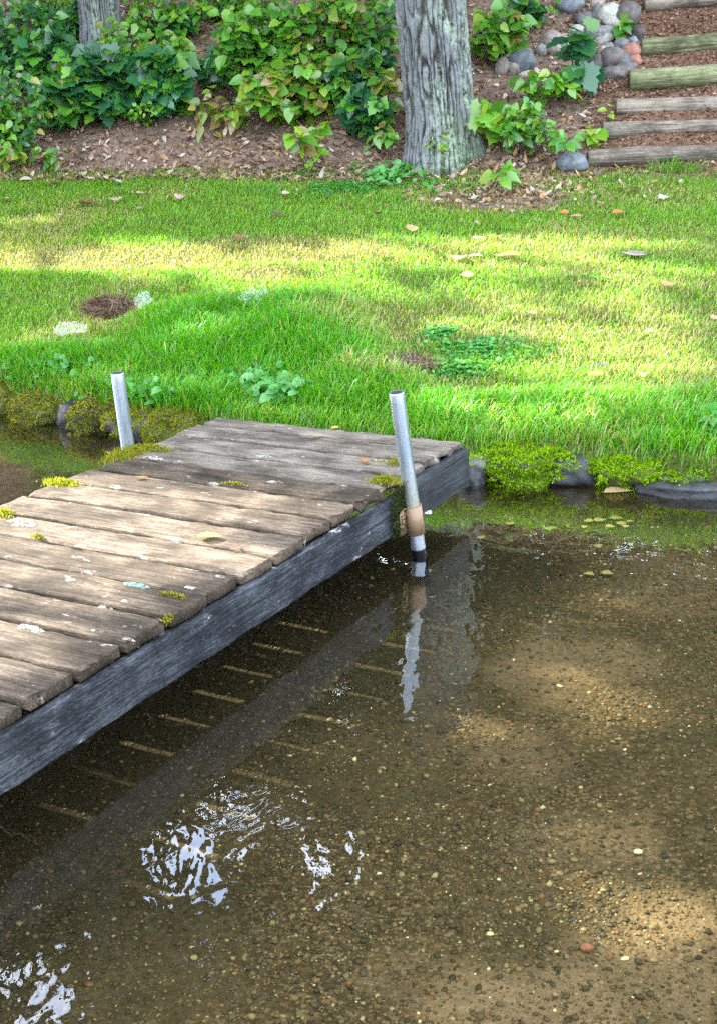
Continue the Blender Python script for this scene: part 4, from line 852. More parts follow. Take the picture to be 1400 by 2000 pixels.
SH = [
 (45, 60, 75, 85, 230, OV, 30, [(G_DARK, .6), (G_MID, .4)], 'dense dark green bush in the upper left corner', (40, 190)),
 (30, 205, 60, 75, 190, OV, 26, [(G_MID, .7), (G_DARK, .2), (G_YEL, .1)], 'low bushy plant at the left edge above the lawn', (20, 300)),
 (200, 150, 85, 65, 190, MAPLE, 46, [(G_DARK, .7), (G_MID, .3)], 'dark green maple bush in front of the slimmer grey tree', (195, 235)),
 (235, 90, 60, 50, 110, OV, 28, [(G_MID, .6), (G_LIME, .3), (G_YEL, .1)], 'lighter green bush around the slimmer grey trunk', (240, 190)),
 (120, 190, 60, 45, 110, MAPLE, 36, [(G_MID, .5), (G_DARK, .4), (G_YEL, .1)], 'mixed green maple seedlings below the corner bush', (120, 250)),
 (322, 150, 52, 62, 110, MAPLE, 42, [(G_DARK, .5), (G_MID, .5)], 'blue-green maple seedling left of the bare litter strip', (325, 220)),
 (305, 25, 70, 38, 110, OV, 26, [(G_MID, .6), (G_LIME, .4)], 'green bush at the top edge between the slim tree and the hazel', (310, 75)),
 (150, 20, 50, 40, 90, OV, 28, [(G_DARK, .5), (G_MID, .5)], 'dark bush just left of the slimmer grey trunk at the top edge', (140, 80)),
 (418, 118, 26, 44, 34, MAPLE, 40, [(G_DARK, .6), (G_MID, .4)], 'narrow blue-green maple seedling left of the hazel', (420, 170)),
 (500, 70, 100, 85, 240, OVR, 34, [(G_MID, .7), (G_LIME, .3)], 'left half of the large hazel thicket, plain green', (520, 200)),
 (640, 60, 105, 80, 240, OVR, 34, [(G_MID, .55), (G_LIME, .3), (G_YEL, .15)], 'right half of the large hazel thicket, green with some yellow', (640, 190)),
 (565, 165, 100, 55, 170, OVR, 36, [(G_LIME, .5), (G_MID, .3), (G_YEL, .2)], 'drooping lime green hazel branches with yellowing leaves', (575, 240)),
 (600, 262, 32, 42, 26, OV, 38, [(G_LIME, .8), (G_YEL, .2)], 'single upright lime green hazel shoot at the lawn edge', (597, 325)),
 (420, 205, 60, 30, 46, OV, 30, [(G_LIME, .55), (G_YEL, .45)], 'low yellowing branch left of the hazel over bare litter', (470, 235)),
 (712, 212, 46, 44, 70, MAPLE, 38, [(G_DARK, .8), (G_MID, .2)], 'dark blue-green seedling between the hazel and the big oak', (715, 270)),
 (728, 162, 36, 24, 22, OV, 40, [(G_LIME, .6), (G_YEL, .4)], 'yellow-green leaf spray touching the left side of the big oak', (740, 230)),
 (735, 60, 40, 70, 90, OV, 30, [(G_DARK, .5), (G_MID, .5)], 'shaded green bush right behind the left side of the big oak', (745, 180)),
 (980, 42, 50, 44, 66, OVR, 36, [(G_MID, .5), (G_LIME, .45), (G_YEL, .05)], 'light green bush right behind the big oak', (955, 120)),
 (1108, 58, 52, 42, 10, MAPLE, 60, [(G_DARK, .9), (G_MID, .1)], 'dark maple seedling spreading over the stone pile', (1105, 180)),
 (1148, 118, 24, 28, 6, MAPLE, 56, [(G_DARK, 1)], 'lower dark maple leaves hanging before the stones', (1140, 185)),
 (1100, 155, 52, 26, 44, OV, 28, [(G_MID, .4), (G_LIME, .6)], 'fresh green sprig below the stone pile', (1105, 190)),
 (1045, 165, 46, 26, 40, OV, 30, [(G_LIME, .6), (G_MID, .4)], 'lime sprig below the left stone heap', (1045, 205)),
 (968, 218, 34, 26, 16, MAPLE, 62, [(G_LIME, 1)], 'bright green maple seedling right of the big oak', (970, 280)),
 (1040, 238, 62, 46, 66, OV, 30, [(G_MID, .6), (G_LIME, .4)], 'leafy bright green plant between the oak and the log steps', (1035, 300)),
 (1096, 255, 22, 30, 12, OV, 32, [(G_MID, .8), (G_LIME, .2)], 'thin seedling with a few leaves nearest the boulder', (1098, 300)),
 (1160, 246, 18, 24, 9, OV, 34, [(G_LIME, 1)], 'small bright sprig at the end of the second log step', (1163, 275)),
 (1190, 212, 12, 10, 5, OV, 22, [(G_LIME, 1)], 'tiny sprig at the end of the dark cracked log', (1192, 226)),
 (966, 335, 30, 26, 10, OVR, 32, [(G_MID, .6), (G_LIME, .4)], 'two leaved seedling on the bare earth below the oak', (966, 372)),
 (1215, 34, 26, 18, 8, OV, 38, [(G_MID, .6), (G_LIME, .4)], 'leafy sprig growing out of the stone pile top', (1215, 52)),
 (866, 282, 24, 14, 20, OV, 20, [(G_LIME, .6), (G_YEL, .4)], 'yellow-green sprig at the foot of the big oak', (862, 312)),
 (15, 288, 24, 24, 30, OV, 24, [(G_LIME, .6), (G_YEL, .4)], 'yellowing low plant at the left edge of the lawn', (15, 320)),
 (85, 300, 44, 18, 34, OV, 20, [(G_LIME, .5), (G_MID, .3), (G_YEL, .2)], 'small patchy seedlings along the left lawn edge', (85, 322)),
 (280, 215, 50, 16, 60, OV, 14, [(G_MID, .6), (G_LIME, .4)], 'tiny leaved ground plant under the blue-green seedling', (280, 240)),
 (100, 110, 60, 60, 130, MAPLE, 38, [(G_DARK, .55), (G_MID, .4), (G_YEL, .05)], 'maple bush between the corner bush and the slim tree', (100, 200)),
 (380, 30, 50, 30, 60, OV, 26, [(G_MID, .6), (G_DARK, .4)], 'shaded bush at the top edge left of the hazel', (380, 60)),
 (690, 140, 60, 50, 90, OVR, 32, [(G_MID, .6), (G_DARK, .3), (G_YEL, .1)], 'hazel bush filling the gap beside the big oak', (690, 220)),
 (1030, 5, 50, 20, 60, OVR, 30, [(G_MID, .6), (G_DARK, .4)], 'green bush at the top edge above the left stone heap', (1030, 50)),
 (415, 248, 24, 14, 7, OVN, 28, [(G_YEL, 1)], 'single yellow sprig lying low on the litter', (418, 266)),
 (745, 262, 30, 22, 20, OV, 26, [(G_MID, .6), (G_YEL, .2), (G_LIME, .2)], 'small leafy plant at the left foot of the big oak', (745, 290)),
 (120, 5, 110, 34, 120, OV, 26, [(G_MID, .6), (G_LIME, .3), (G_YEL, .1)], 'leafy green row at the top edge behind the slimmer grey tree', (120, 30)),
 (470, 0, 110, 32, 120, OV, 26, [(G_MID, .5), (G_LIME, .4), (G_YEL, .1)], 'light green bush at the top edge behind the left hazel', (470, 30)),
 (690, 0, 90, 34, 110, OV, 26, [(G_MID, .6), (G_LIME, .3), (G_YEL, .1)], 'light green bush at the top edge just left of the big oak', (690, 30)),
 (330, 95, 60, 34, 70, OVR, 26, [(G_LIME, .5), (G_MID, .4), (G_YEL, .1)], 'loose lime green sprays above the blue-green maple seedling', (330, 130)),
]
for a in SH:
    k_ = 3.0 if a[4] > 60 else 1.4
    shrub(*a[:4], int(a[4] * k_), a[5], a[6] * (.64 if a[4] > 60 else .78), *a[7:9], basepx=a[9])

# ------------------------------------------------------------------ grass, clover, litter, gravel (uncountable)
def pin(px, regs):
    v = np.zeros(len(px))
    for cx, cy, rx, ry, a in regs: v = np.maximum(v, a * np.clip(1.5 - 1.0 * (((px[:, 0] - cx) / rx) ** 2 + ((px[:, 1] - cy) / ry) ** 2), 0, 1))
    return v
LONG = [(480, 690, 260, 90, 1), (200, 730, 260, 40, .8), (560, 620, 160, 30, .8), (1120, 822, 330, 44, .68), (860, 820, 90, 36, .8), (1380, 825, 120, 50, .7), (680, 770, 150, 50, .8), (300, 780, 200, 40, .8), (1330, 330, 70, 10, .7)]
DRY = [(200, 505, 300, 26, 1), (560, 490, 240, 26, .9), (760, 640, 180, 40, .55), (1320, 640, 120, 50, .5), (1060, 650, 130, 30, .5), (100, 430, 90, 10, .6), (520, 535, 90, 16, .9), (960, 515, 110, 14, .5), (215, 610, 60, 24, 1.0), (170, 660, 120, 24, .45), (1290, 385, 100, 26, .35), (640, 350, 200, 30, .25), (740, 740, 100, 20, .6), (880, 750, 90, 16, .4), (950, 395, 140, 22, .8), (1340, 480, 90, 40, .3)]
BARE = [(190, 512, 240, 15, .45), (560, 500, 150, 14, .4), (1080, 640, 160, 24, .3), (215, 607, 46, 18, 1), (985, 395, 130, 22, .9), (520, 535, 60, 10, .6), (800, 725, 60, 16, .5), (720, 335, 90, 14, .6)]
n = 560000
gx = rng.uniform(-4.8, 5.2, n); u = rng.random(n); gt = .02 + (yb(gx) - ys(gx) + .05) * u
gy = gt + ys(gx); gz = height(gx, gy); P = np.stack([gx, gy, gz], -1); px, dd = project(P)
lng = pin(px, LONG); lng = np.maximum(lng, np.clip(1 - gt / .5, 0, 1) * .5) * (.55 + .9 * fbm(gx * 3, gy * 3, 3)); dry = pin(px, DRY); bare = pin(px, BARE)
nzb = fbm(gx * 5, gy * 5, 3)
inview = (px[:, 0] > -500) & (px[:, 0] < 1900)
keep = (rng.random(n) > bare * .93) & (inview | (rng.random(n) < .3)) & (rng.random(n) < .55 + .45 * np.clip(lng + .4, 0, 1)) & (rng.random(n) < .45 + .9 * nzb) 
# nothing grows through the dock end
rel = P[:, :2] - DC; keep &= ~(((rel @ da) > -DW - .02) & ((rel @ da) < .03) & ((rel @ db) > -.02))
P, lng, dry, gx, gy, nzb = P[keep], lng[keep], dry[keep], gx[keep], gy[keep], nzb[keep]; n = len(P)
H = (.016 + .026 * rng.random(n) ** 1.3) * (1 - .4 * dry) + lng * (.04 + .12 * rng.random(n)); W = .0030 + .0016 * rng.random(n) + .0012 * np.clip(lng, 0, 1)
ang = rng.uniform(0, 2 * np.pi, n); lean = (.35 + .6 * rng.random(n)) + .55 * np.clip(1 - lng, 0, 1) * rng.random(n); wind = np.array([.06, -.12, 0])
hd = np.stack([np.cos(ang), np.sin(ang), 0 * ang], -1) + wind; side = np.stack([-np.sin(ang + .6), np.cos(ang + .6), 0 * ang], -1)
H_ = H[:, None]; W_2 = W[:, None]; ln = lean[:, None]; upz = np.array([0, 0, 1.0])
m1 = P + H_ * (.5 * upz + .18 * ln * hd); m2 = P + H_ * (.85 * upz + .5 * ln * hd); tp = P + H_ * (1.0 * upz + .95 * ln * hd) - upz * H_ * .12 * ln
V = np.stack([P - side * W_2 * .5, P + side * W_2 * .5, m1 - side * W_2 * .5, m1 + side * W_2 * .5, m2 - side * W_2 * .36, m2 + side * W_2 * .36, tp], 1).reshape(-1, 3)
o7 = np.arange(n)[:, None, None] * 7
Fq = (o7 + np.array([[0, 1, 3, 2], [2, 3, 5, 4]])[None]).reshape(-1, 4); Ft = (o7 + np.array([[4, 5, 6]])[None]).reshape(-1, 3)
GC = np.array([(.18, .45, .018), (.24, .50, .022), (.10, .36, .02), (.32, .56, .035)]); GLONG = np.array([(.12, .45, .012), (.18, .53, .016), (.075, .36, .014)]); GDRY = np.array([(.54, .48, .19), (.42, .45, .10), (.62, .53, .29), (.32, .43, .07)])
C = GC[rng.integers(0, 4, n)]; sel = rng.random(n) < np.clip(lng, 0, 1); C = np.where(sel[:, None], GLONG[rng.integers(0, 3, n)], C)
yel = np.clip((fbm(gx * 1.3 + 9, gy * 1.8, 3) - .48) * 2.2, 0, .6)
seld = rng.random(n) < np.maximum(dry * .95, yel * (1 - np.clip(lng, 0, 1))) + .04; C = np.where(seld[:, None], GDRY[rng.integers(0, 4, n)], C)
C = C * (.75 + .5 * rng.random((n, 1)))
grass = mk('grass', V, [Fq, Ft], M_GRASS, None, np.repeat(C, 7, 0)); tag(grass, 'green lawn grass, long and lush by the water, dry and yellow in streaks', 'grass', kind='stuff')

def scatter_px(n, regs, soft=False):
    """random ground points inside picture-measured patches"""
    a = np.array([r_[2] * r_[3] for r_ in regs], float); k = rng.choice(len(regs), n, p=a / a.sum()); rg = np.array([r_[:4] for r_ in regs])[k]
    th = rng.uniform(0, 2 * np.pi, n); q = np.abs(rng.normal(0, .62, n)) if soft else np.sqrt(rng.random(n))
    return rg[:, 0] + np.cos(th) * q * rg[:, 2], rg[:, 1] + np.sin(th) * q * rg[:, 3]
def ground_many(px, py):
    d = ray(px, py); s0 = np.linspace(4.5, 16, 240); P0 = None; done = np.zeros(len(px), bool); out = np.zeros((len(px), 3))
    for s in s0:
        Pq = np.array([0, 0, CAMH]) + d * (s / d[:, 1])[:, None]; h = height(Pq[:, 0], Pq[:, 1]); hit = (~done) & (Pq[:, 2] <= h)
        out[hit] = np.stack([Pq[hit, 0], Pq[hit, 1], h[hit]], -1); done |= hit
    return out[done]
CL = [(715, 712, 95, 26, 1), (930, 690, 110, 28, 1), (690, 370, 220, 30, 1), (800, 355, 70, 26, 1), (860, 380, 60, 20, 1), (870, 660, 60, 14, 1), (510, 765, 70, 30, 1), (150, 745, 120, 20, 1), (900, 730, 70, 16, 1), (1150, 560, 60, 14, 1), (560, 350, 70, 16, 1), (330, 770, 100, 24, 1)]
cpx, cpy = scatter_px(13000, CL, True); P = ground_many(cpx, cpy); P = P[fbm(P[:, 0] * 5, P[:, 1] * 5, 3) > .47]; n = len(P); P[:, 2] += .008 + .024 * rng.random(n)
CC = 1.1 * np.array([(.07, .32, .06), (.10, .38, .07), (.05, .24, .05), (.13, .42, .05)]); C = CC[rng.integers(0, 4, n)] * (.75 + .5 * rng.random((n, 1)))
V, F, C2 = inst(*OVR, P, rng.normal(0, 1, (n, 3)) * np.array([1, 1, .3]), np.array([0, -.25, 1.0]) + rng.normal(0, .3, (n, 3)), .014 + .016 * rng.random(n), C)
clov = mk('clover', V, F, M_GRASS, None, C2); tag(clov, 'patches of blue-green clover and broadleaf weeds in the lawn', 'ground cover', kind='stuff')
# broad weeds by the water
WD = [(500, 770, 80, 26, 1), (300, 790, 90, 18, 1), (120, 740, 90, 18, 1), (560, 790, 60, 20, 1), (1390, 850, 20, 20, 1), (760, 355, 80, 20, 1)]
cpx, cpy = scatter_px(700, WD, True); P = ground_many(cpx, cpy); n = len(P); P[:, 2] += .03 + .07 * rng.random(n)
C = np.array([(.12, .44, .09), (.18, .50, .16), (.09, .36, .06)])[rng.integers(0, 3, n)]
V, F, C2 = inst(*OV, P, rng.normal(0, 1, (n, 3)) * np.array([1, 1, .5]), np.array([0, -.4, 1.0]) + rng.normal(0, .4, (n, 3)), .045 + .035 * rng.random(n), C, bend=np.full(n, .2))
wd = mk('weeds', V, F, M_GRASS, None, C2); tag(wd, 'broad leaved plantain weeds among the long grass behind the dock', 'ground cover', kind='stuff')

# leaf litter on the bank
n = 36000; lx = rng.uniform(-4.6, 4.4, n); q = rng.random(n) ** 1.4 * 4.2 - .12; ly = yb(lx) + q
inst_ok = ~((lx > STAIR_L(np.maximum(q, 0)) - .05) & (lx < 4.3)); lx, ly, q = lx[inst_ok], ly[inst_ok], q[inst_ok]
ex = rng.normal(0, 1, (1500, 2)) * np.array([.4, .25]) + np.array([1.3, 9.65]); lx = np.concatenate([lx, ex[:, 0]]); ly = np.concatenate([ly, ex[:, 1]])
n = len(lx); P = np.stack([lx, ly, height(lx, ly) + .006 + .02 * rng.random(n)], -1)
LC = np.array([(.20, .13, .09), (.30, .20, .145), (.13, .08, .055), (.40, .29, .22), (.26, .16, .12), (.17, .12, .10), (.36, .22, .10), (.48, .40, .34)])
C = 1.35 * LC[rng.integers(0, 8, n)] * (.7 + .5 * rng.random((n, 1)))
V, F, C2 = inst(*OVN, P, rng.normal(0, 1, (n, 3)) * np.array([1, 1, .35]), np.array([0, -.45, 1.0]) + rng.normal(0, .55, (n, 3)), .018 + .055 * rng.random(n) ** 1.6, C, bend=rng.normal(0, .35, n))
lit_ = mk('leaf_litter', V, F, M_DEAD, None, C2); tag(lit_, 'brown dry leaf litter covering the bank under the bushes', 'leaf litter', kind='stuff')
# mulch chips on the steps
n = 26000; q = rng.random(n) * 3.3 + .02; lx = rng.uniform(1.85, 4.3, n); ok = lx > STAIR_L(q) - .15 + .1 * rng.random(n); lx, q = lx[ok], q[ok]; ly = yb(lx) + q; n = len(lx)
P = np.stack([lx, ly, height(lx, ly) + .003 + .008 * rng.random(n)], -1)
MC = np.array([(.20, .11, .07), (.30, .18, .12), (.13, .07, .045), (.40, .27, .19), (.24, .13, .09)]); C = MC[rng.integers(0, 5, n)] * (.7 + .6 * rng.random((n, 1)))
V, F, C2 = inst(*OVN, P, rng.normal(0, 1, (n, 3)) * np.array([1, 1, .3]), np.array([0, -.4, 1.0]) + rng.normal(0, .5, (n, 3)), .014 + .028 * rng.random(n), C, bend=rng.normal(0, .15, n))
mul = mk('mulch', V, F, M_DEAD, None, C2); tag(mul, 'reddish brown wood mulch between the log steps', 'mulch', kind='stuff')
# brown thatch patch in the lawn
cpx, cpy = scatter_px(2600, [(215, 606, 46, 20, 1), (800, 722, 50, 14, .4)]); P = ground_many(cpx, cpy); n = len(P); P[:, 2] += .012 * rng.random(n) + .01
C = np.array([(.12, .075, .05), (.20, .13, .085), (.07, .045, .03), (.28, .2, .13)])[rng.integers(0, 4, n)]
TH_ = (np.array([(0, .03, 0), (0, -.03, 0), (1, -.015, .05), (1, .015, .05)]), [np.array([(0, 1, 2, 3)])])
V, F, C2 = inst(*TH_, P, rng.normal(0, 1, (n, 3)) * np.array([1, 1, .25]), np.array([0, -.3, 1.0]) + rng.normal(0, .3, (n, 3)), .05 + .05 * rng.random(n), C)
thc = mk('dead_grass', V, F, M_DEAD, None, C2); tag(thc, 'patches of brown dead thatch in the lawn', 'dead grass', kind='stuff')

# lake-bed gravel
def gravel(n, lo, hi, ico, area, dens=True):
    TV, TF = ICO[ico]
    gx = rng.uniform(area[0], area[1], n); gy = rng.uniform(area[2], area[3], n)
    px, dd = project(np.stack([gx, gy, 0 * gx - .15], -1))
    ok = (gy < ys(gx) - .02) & (px[:, 0] > -350) & (px[:, 0] < 1750) & (px[:, 1] < 2400)
    patch = fbm(gx * 2.2 + 3, gy * 2.2, 3); ok &= rng.random(n) < .25 + 1.5 * np.clip(patch - .3, 0, 1)
    ok &= rng.random(n) > .45 * sand_amount(gx, gy)
    gx, gy = gx[ok], gy[ok]; n = len(gx); r_ = lo * (hi / lo) ** (rng.random(n) ** 2.2)
    P = np.stack([gx, gy, height(gx, gy) + r_ * .15], -1)
    ax = r_[:, None] * np.stack([.8 + .6 * rng.random(n), .7 + .5 * rng.random(n), .45 + .3 * rng.random(n)], -1)
    a = rng.uniform(0, 2 * np.pi, n); c_, s_ = np.cos(a)[:, None], np.sin(a)[:, None]
    jit = 1 + .22 * rng.normal(0, 1, (n, len(TV)))
    L = TV[None] * ax[:, None] * jit[..., None]
    V = np.stack([L[..., 0] * c_ - L[..., 1] * s_, L[..., 0] * s_ + L[..., 1] * c_, L[..., 2]], -1) + P[:, None]
    PC = .86 * np.array([(1.0, 1, .96)]) * np.array([(.055, .047, .03), (.09, .072, .045), (.13, .10, .06), (.17, .12, .07), (.07, .065, .045), (.20, .105, .055), (.24, .20, .12), (.035, .032, .024), (.42, .37, .22), (.75, .70, .48)])
    pr = np.array([.15, .19, .18, .13, .11, .07, .10, .05, .030, .008]); C = PC[rng.choice(10, n, p=pr / pr.sum())] * (.75 + .5 * rng.random((n, 1)))
    C = C * (1 - .6 * dock_shade_amount(gx, gy))[:, None]  # pebble colour dimmed by the same painted dock shade
    F = (TF[None] + (np.arange(n) * len(TV))[:, None, None]).reshape(-1, 3)
    return V.reshape(-1, 3), F, np.repeat(C, len(TV), 0)
s = NT('pebble'); c = s.attr(); nn = s.noise(300, 3, .6, s.coord()); s.principled(s.mix(s.math('MULTIPLY', nn, .5), c, s.mix(1.0, c, (.5, .5, .5), 'MULTIPLY')), .55, None, .3); M_PEB = s.m
A = Acc()
for args in [(230000, .0018, .0058, 1, (-2.0, 2.1, 1.4, 5.6)), (60000, .0032, .0105, 1, (-1.8, 1.9, 1.4, 5.4))]:
    V, F, C = gravel(*args); A.add(V, [F], C)
grv = A.build('gravel', M_PEB); tag(grv, 'brown pea gravel on the shallow lake bed', 'gravel', kind='stuff')

# ------------------------------------------------------------------ single fallen leaves
def fallen(px, py, size_px, tmpl, col, label, group, where='lawn', rot=None, name='fallen_leaf', lift=None, cat='leaf', curl=None):
    if where == 'lawn': b = ground_at(px, py, 4.5, 16, 3000); z = .042 if lift is None else lift
    elif where == 'dock': b = at_z(px, py, DTOP); z = .006
    elif where == 'float': b = at_z(px, py, 0.0); z = .004
    elif where == 'bed':
        b = at_z(px, py, -.14); b[2] = float(height(b[0], b[1])); z = .012
    s_ = np.linalg.norm(b - np.array([0, 0, CAMH])) / FPX
    a = rng.uniform(0, 2 * np.pi) if rot is None else rot
    tv, tf = tmpl; tv = tv.copy(); cu = (rng.normal(.10, .22) if curl is None else curl)
    if where in ('bed', 'float'): cu *= .3
    tv[:, 2] += cu * (tv[:, 0] - .5) ** 2 * 1.6 + abs(cu) * .8 * tv[:, 1] ** 2; tv[:, 0] -= .5
    tilt = .55 if where == 'lawn' else (.10 if where == 'dock' else .03)
    N = np.array([[rng.normal(0, .2), -tilt * rng.uniform(.3, 1), 1.0]]) if where == 'lawn' else np.array([[rng.normal(0, tilt), rng.normal(0, tilt), 1.0]])
    X = np.array([[math.cos(a), math.sin(a), 0.0]])
    V, F, C = inst(tv, tf, np.zeros((1, 3)), X, N, np.array([size_px * s_ * 1.12]), np.array([col]))
    if where in ('dock', 'bed'): V[:, 2] -= V[:, 2].min() - .002
    A = Acc(); A.add(V, F, C)
    xd = unit(X[0] * 1.0); A.add(*tube([V[1] if tmpl is not OV else V[0], V[1] - xd * size_px * s_ * .25 + np.array([0, 0, .006])], [.0012, .0009], 5), np.array(col) * .6)
    o = A.build(name, M_DEAD); o.location = b + np.array([0, 0, z]); tag(o, label, cat, group); return o
TAN, ORG, BRN, PAL, WHT, YLW, GRY, PNK = (.46, .30, .17), (.50, .20, .07), (.22, .12, .075), (.50, .41, .32), (.54, .50, .46), (.58, .44, .13), (.30, .26, .25), (.52, .36, .32)
LV = 'fallen leaves on the lawn'
for a in [
 (805, 460, 24, OVR, TAN, 'round tan leaf lying alone in the upper middle of the lawn'), (932, 477, 18, OVN, WHT, 'thin whitish leaf standing on edge beside the pale yellow lobed leaf'), (967, 475, 26, OAK, YLW, 'pale yellow lobed leaf above the big tan oak leaf'),
 (897, 515, 44, OAK, TAN, 'big tan oak leaf in the sunlit middle of the lawn'), (928, 512, 28, OAK, PNK, 'pinkish pale oak leaf touching the big tan one'), (992, 510, 44, OVN, YLW, 'long yellowish leaf right of the pinkish oak leaf'),
 (1052, 515, 20, OV, ORG, 'small orange-tan leaf right of the long yellowish one'), (910, 551, 24, OV, TAN, 'tan leaf just below the big tan oak leaf'), (1245, 512, 42, MAPLE, GRY, 'grey-brown maple leaf on the right of the lawn'), (745, 509, 30, OAK, BRN, 'brown curled leaf on the sunny strip, left of the tan oak leaf'),
 (1100, 427, 18, OV, ORG, 'orange leaf left of a longer tan one below the boulder'), (1122, 434, 24, OVN, TAN, 'slender tan leaf beside the orange one below the boulder'), (1206, 427, 20, OV, ORG, 'orange-brown leaf alone below the log steps'), (1237, 380, 30, OAK, BRN, 'brown oak leaf in the sunny grass below the lowest log'), (1300, 395, 22, MAPLE, WHT, 'crumpled whitish leaf below the right of the lowest log'),
 (1302, 570, 30, OV, TAN, 'tan leaf near the right edge halfway down the lawn'), (1395, 637, 22, OV, TAN, 'tan leaf cut by the right picture edge'), (1265, 662, 20, OAK, PAL, 'pale orange leaf in dry grass at the right'), (1037, 625, 22, OVN, TAN, 'thin tan leaf in the middle of the right lawn'),
 (1162, 748, 28, OV, ORG, 'orange-tan leaf in front of a dark curled leaf near the shore'), (1175, 731, 22, OV, (.10, .10, .11), 'dark grey curled leaf standing behind the orange-tan one'), (1255, 747, 30, OV, TAN, 'pointed tan leaf in the long grass near the right shore'), (707, 597, 14, OV, PNK, 'small pinkish leaf at the middle of the lawn'), (845, 500, 22, OVN, BRN, 'narrow brown leaf between the curled brown leaf and the oak leaf'),
 (857, 402, 18, OV, WHT, 'small pale leaf in the shade below the big oak'), (737, 431, 20, OV, BRN, 'brown leaf in the shade left below the big oak'), (360, 577, 18, OAK, ORG, 'small orange leaf above the lush grass at left'), (340, 522, 26, OAK, WHT, 'whitish leaf on the lower edge of the left sunny strip'), (470, 478, 22, OV, BRN, 'orange-brown upright leaf on the upper edge of the sunny strip'),
 (617, 505, 14, OV, (.55, .12, .05), 'small red-orange leaf on the sunny strip'), (515, 339, 20, OV, GRY, 'blue-grey leaf at the upper lawn edge left of the hazel shoot'), (232, 365, 20, MAPLE, WHT, 'white crumpled leaf in the upper left lawn'), (52, 360, 24, OVN, WHT, 'long whitish leaf near the left edge of the upper lawn'), (45, 333, 16, OV, PAL, 'pale leaf right at the left edge of the bushes'),
 (160, 352, 22, OAK, PAL, 'pale pinkish leaf on the upper left sunny patch'), (105, 366, 24, OAK, BRN, 'dark brown leaf in the upper left lawn'), (167, 408, 40, OAK, BRN, 'large brown leaf clump lying in the left shade'), (122, 431, 16, OV, WHT, 'small white leaf below the large brown clump'), (227, 402, 26, OAK, PAL, 'pale leaf right of the large brown clump'), (357, 398, 26, OAK, PNK, 'pink-grey leaf in the shade above the sunny strip'),
 (275, 418, 20, OVN, GRY, 'narrow grey leaf in the left shade'), (277, 388, 18, OV, PAL, 'small pale leaf above the narrow grey one'), (542, 431, 18, OV, (.12, .08, .06), 'dark brown leaf in the shade left of middle'), (485, 412, 18, OAK, PAL, 'pale leaf left of the dark brown one in the shade'), (495, 706, 24, MAPLE, TAN, 'tan leaf caught in the lush grass behind the dock'), (15, 400, 26, OVN, PAL, 'long pale leaf at the left picture edge above the sunny strip'),
 (1174, 838, 10, OV, PAL, 'tiny pale leaf in the grass above the bare grey shore rock'), (560, 388, 16, OV, PAL, 'small pale leaf in the clover below the hazel')]:
    fallen(*a, LV)
DV = 'fallen leaves on the dock'
for a in [(410, 1053, 46, OV, YLW, 'large yellow leaf lying across a plank seam of the dock', DV, 'dock', -.1), (655, 839, 16, OV, (.62, .42, .08), 'small golden leaf on the shore end plank', DV, 'dock'), (622, 855, 24, OVN, TAN, 'narrow tan leaf near the small golden one', DV, 'dock', .2),
          (712, 903, 26, OAK, ORG, 'orange-brown oak leaf near the taller pipe leg', DV, 'dock'), (278, 936, 24, OVN, ORG, 'thin orange-red leaf on the left half of the dock', DV, 'dock', .1), (458, 1070, 14, OV, BRN, 'small brown leaf right of the large yellow one', DV, 'dock'), (459, 848, 14, OV, BRN, 'small brown leaf near the left shore corner', DV, 'dock')]:
    fallen(*a)
fallen(1206, 963, 50, OV, (.60, .44, .22), 'tan leaf floating at the waterline under the moss mound', None, 'float', .05)
SUBM = 'pale leaves lying on the lake bed'
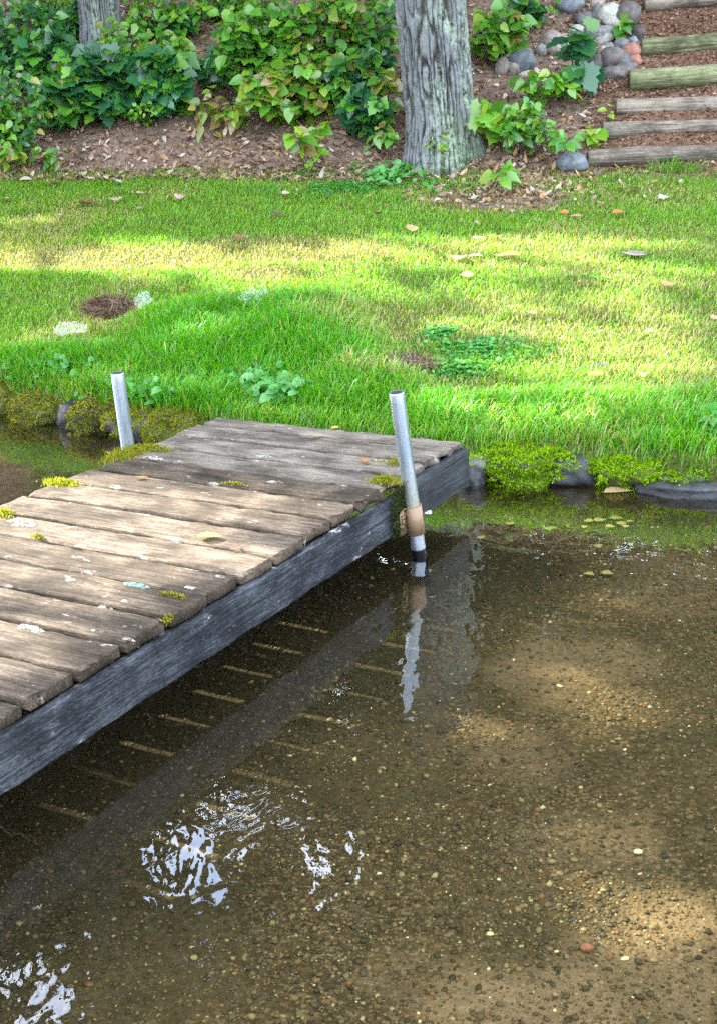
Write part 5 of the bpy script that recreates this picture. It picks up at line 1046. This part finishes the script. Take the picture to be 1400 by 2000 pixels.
for k, (x, y, s_, lab) in enumerate([(1148, 1032, 18, 'leftmost of the upper row in the pale leaf cluster underwater'), (1171, 1031, 24, 'long pale leaf in the upper row of the underwater cluster'), (1203, 1028, 26, 'largest pale leaf at the top of the underwater cluster'), (1212, 1037, 20, 'pale leaf right under the largest one of the cluster'),
        (1228, 1034, 13, 'small pale leaf at the right end of the underwater cluster'), (1221, 1043, 15, 'round pale leaf at the lower right of the underwater cluster'), (1140, 1043, 14, 'small pale leaf at the lower left of the underwater cluster'), (1190, 1043, 18, 'dimmer pale leaf in the lower middle of the underwater cluster'),
        (1071, 1046, 20, 'single olive pale leaf left of the underwater cluster'), (997, 1037, 18, 'olive pale leaf underwater near the dock corner'), (939, 1064, 16, 'small pale leaf underwater just off the dark beam'), (1150, 1132, 20, 'pale leaf underwater, left one of the separate pair'), (1185, 1131, 22, 'pale leaf underwater, right one of the separate pair'), (1167, 1080, 18, 'thin pale leaf underwater between the cluster and the pair'), (826, 1131, 34, 'large greenish leaf underwater at the foot of the taller pipe')]):
    fallen(x, y, s_, OVR, (.62, .56, .26) if k < 8 else (.42, .40, .20), lab, SUBM, 'bed', curl=.1)
b = at_z(1245, 1672, -.16); b[2] = float(height(b[0], b[1])); V, F = rock_mesh(.012, .009, .006, 301, 2, .15)
o = mk('pebble', V, F, M_QUARTZ, None, None, True); o.location = b + np.array([0, 0, .008]); tag(o, 'white oval pebble standing out on the gravel bed', 'pebble')
b = at_z(1145, 1857, -.16); b[2] = float(height(b[0], b[1])); V, F = rock_mesh(.017, .011, .009, 303, 2, .25)
o = mk('pebble', V, F, M_ROCK_RED, None, None, True); o.location = b + np.array([0, 0, .008]); tag(o, 'brick red angular pebble in the sunny gravel', 'pebble')

# ------------------------------------------------------------------ dewy spider webs on the grass
for k, (px, py, rx, ry, lab) in enumerate([(505, 619, 32, 17, 'largest dewy white spider web on the lush grass'), (283, 622, 18, 13, 'small dewy spider web beside the brown thatch patch'), (146, 679, 34, 10, 'flat dewy spider web at the left of the lush grass')]):
    b = ground_at(px, py, 4.5, 16, 3000); s_ = b[1] / FPX; n = 24; a = np.linspace(0, 2 * np.pi, n, endpoint=False); Vs = [[0, 0, 0]]; 
    for q in (.33, .66, 1.0):
        rad = q * (1 + .3 * (fbm(np.cos(a) * 2 + k * 9, np.sin(a) * 2, 2) - .5) * 2)
        Vs += list(np.stack([np.cos(a) * rad * rx * s_, np.sin(a) * rad * ry * s_ * 2.0, .03 * (fbm(np.cos(a) * rad * 4 + k, np.sin(a) * rad * 4, 2) - .5) + .015 * q + np.sin(a) * rad * ry * s_ * .9], -1))
    j = np.arange(n); j2 = (j + 1) % n; F3 = np.stack([0 * j, 1 + j, 1 + j2], -1); F4 = np.concatenate([np.stack([1 + r_ * n + j, 1 + (r_ + 1) * n + j, 1 + (r_ + 1) * n + j2, 1 + r_ * n + j2], -1) for r_ in (0, 1)])
    o = mk('spider_web', np.array(Vs), [F4, F3], M_WEB, None, None, True); o.location = b + np.array([0, 0, .10]); tag(o, lab, 'spider web', 'dewy webs on the grass')
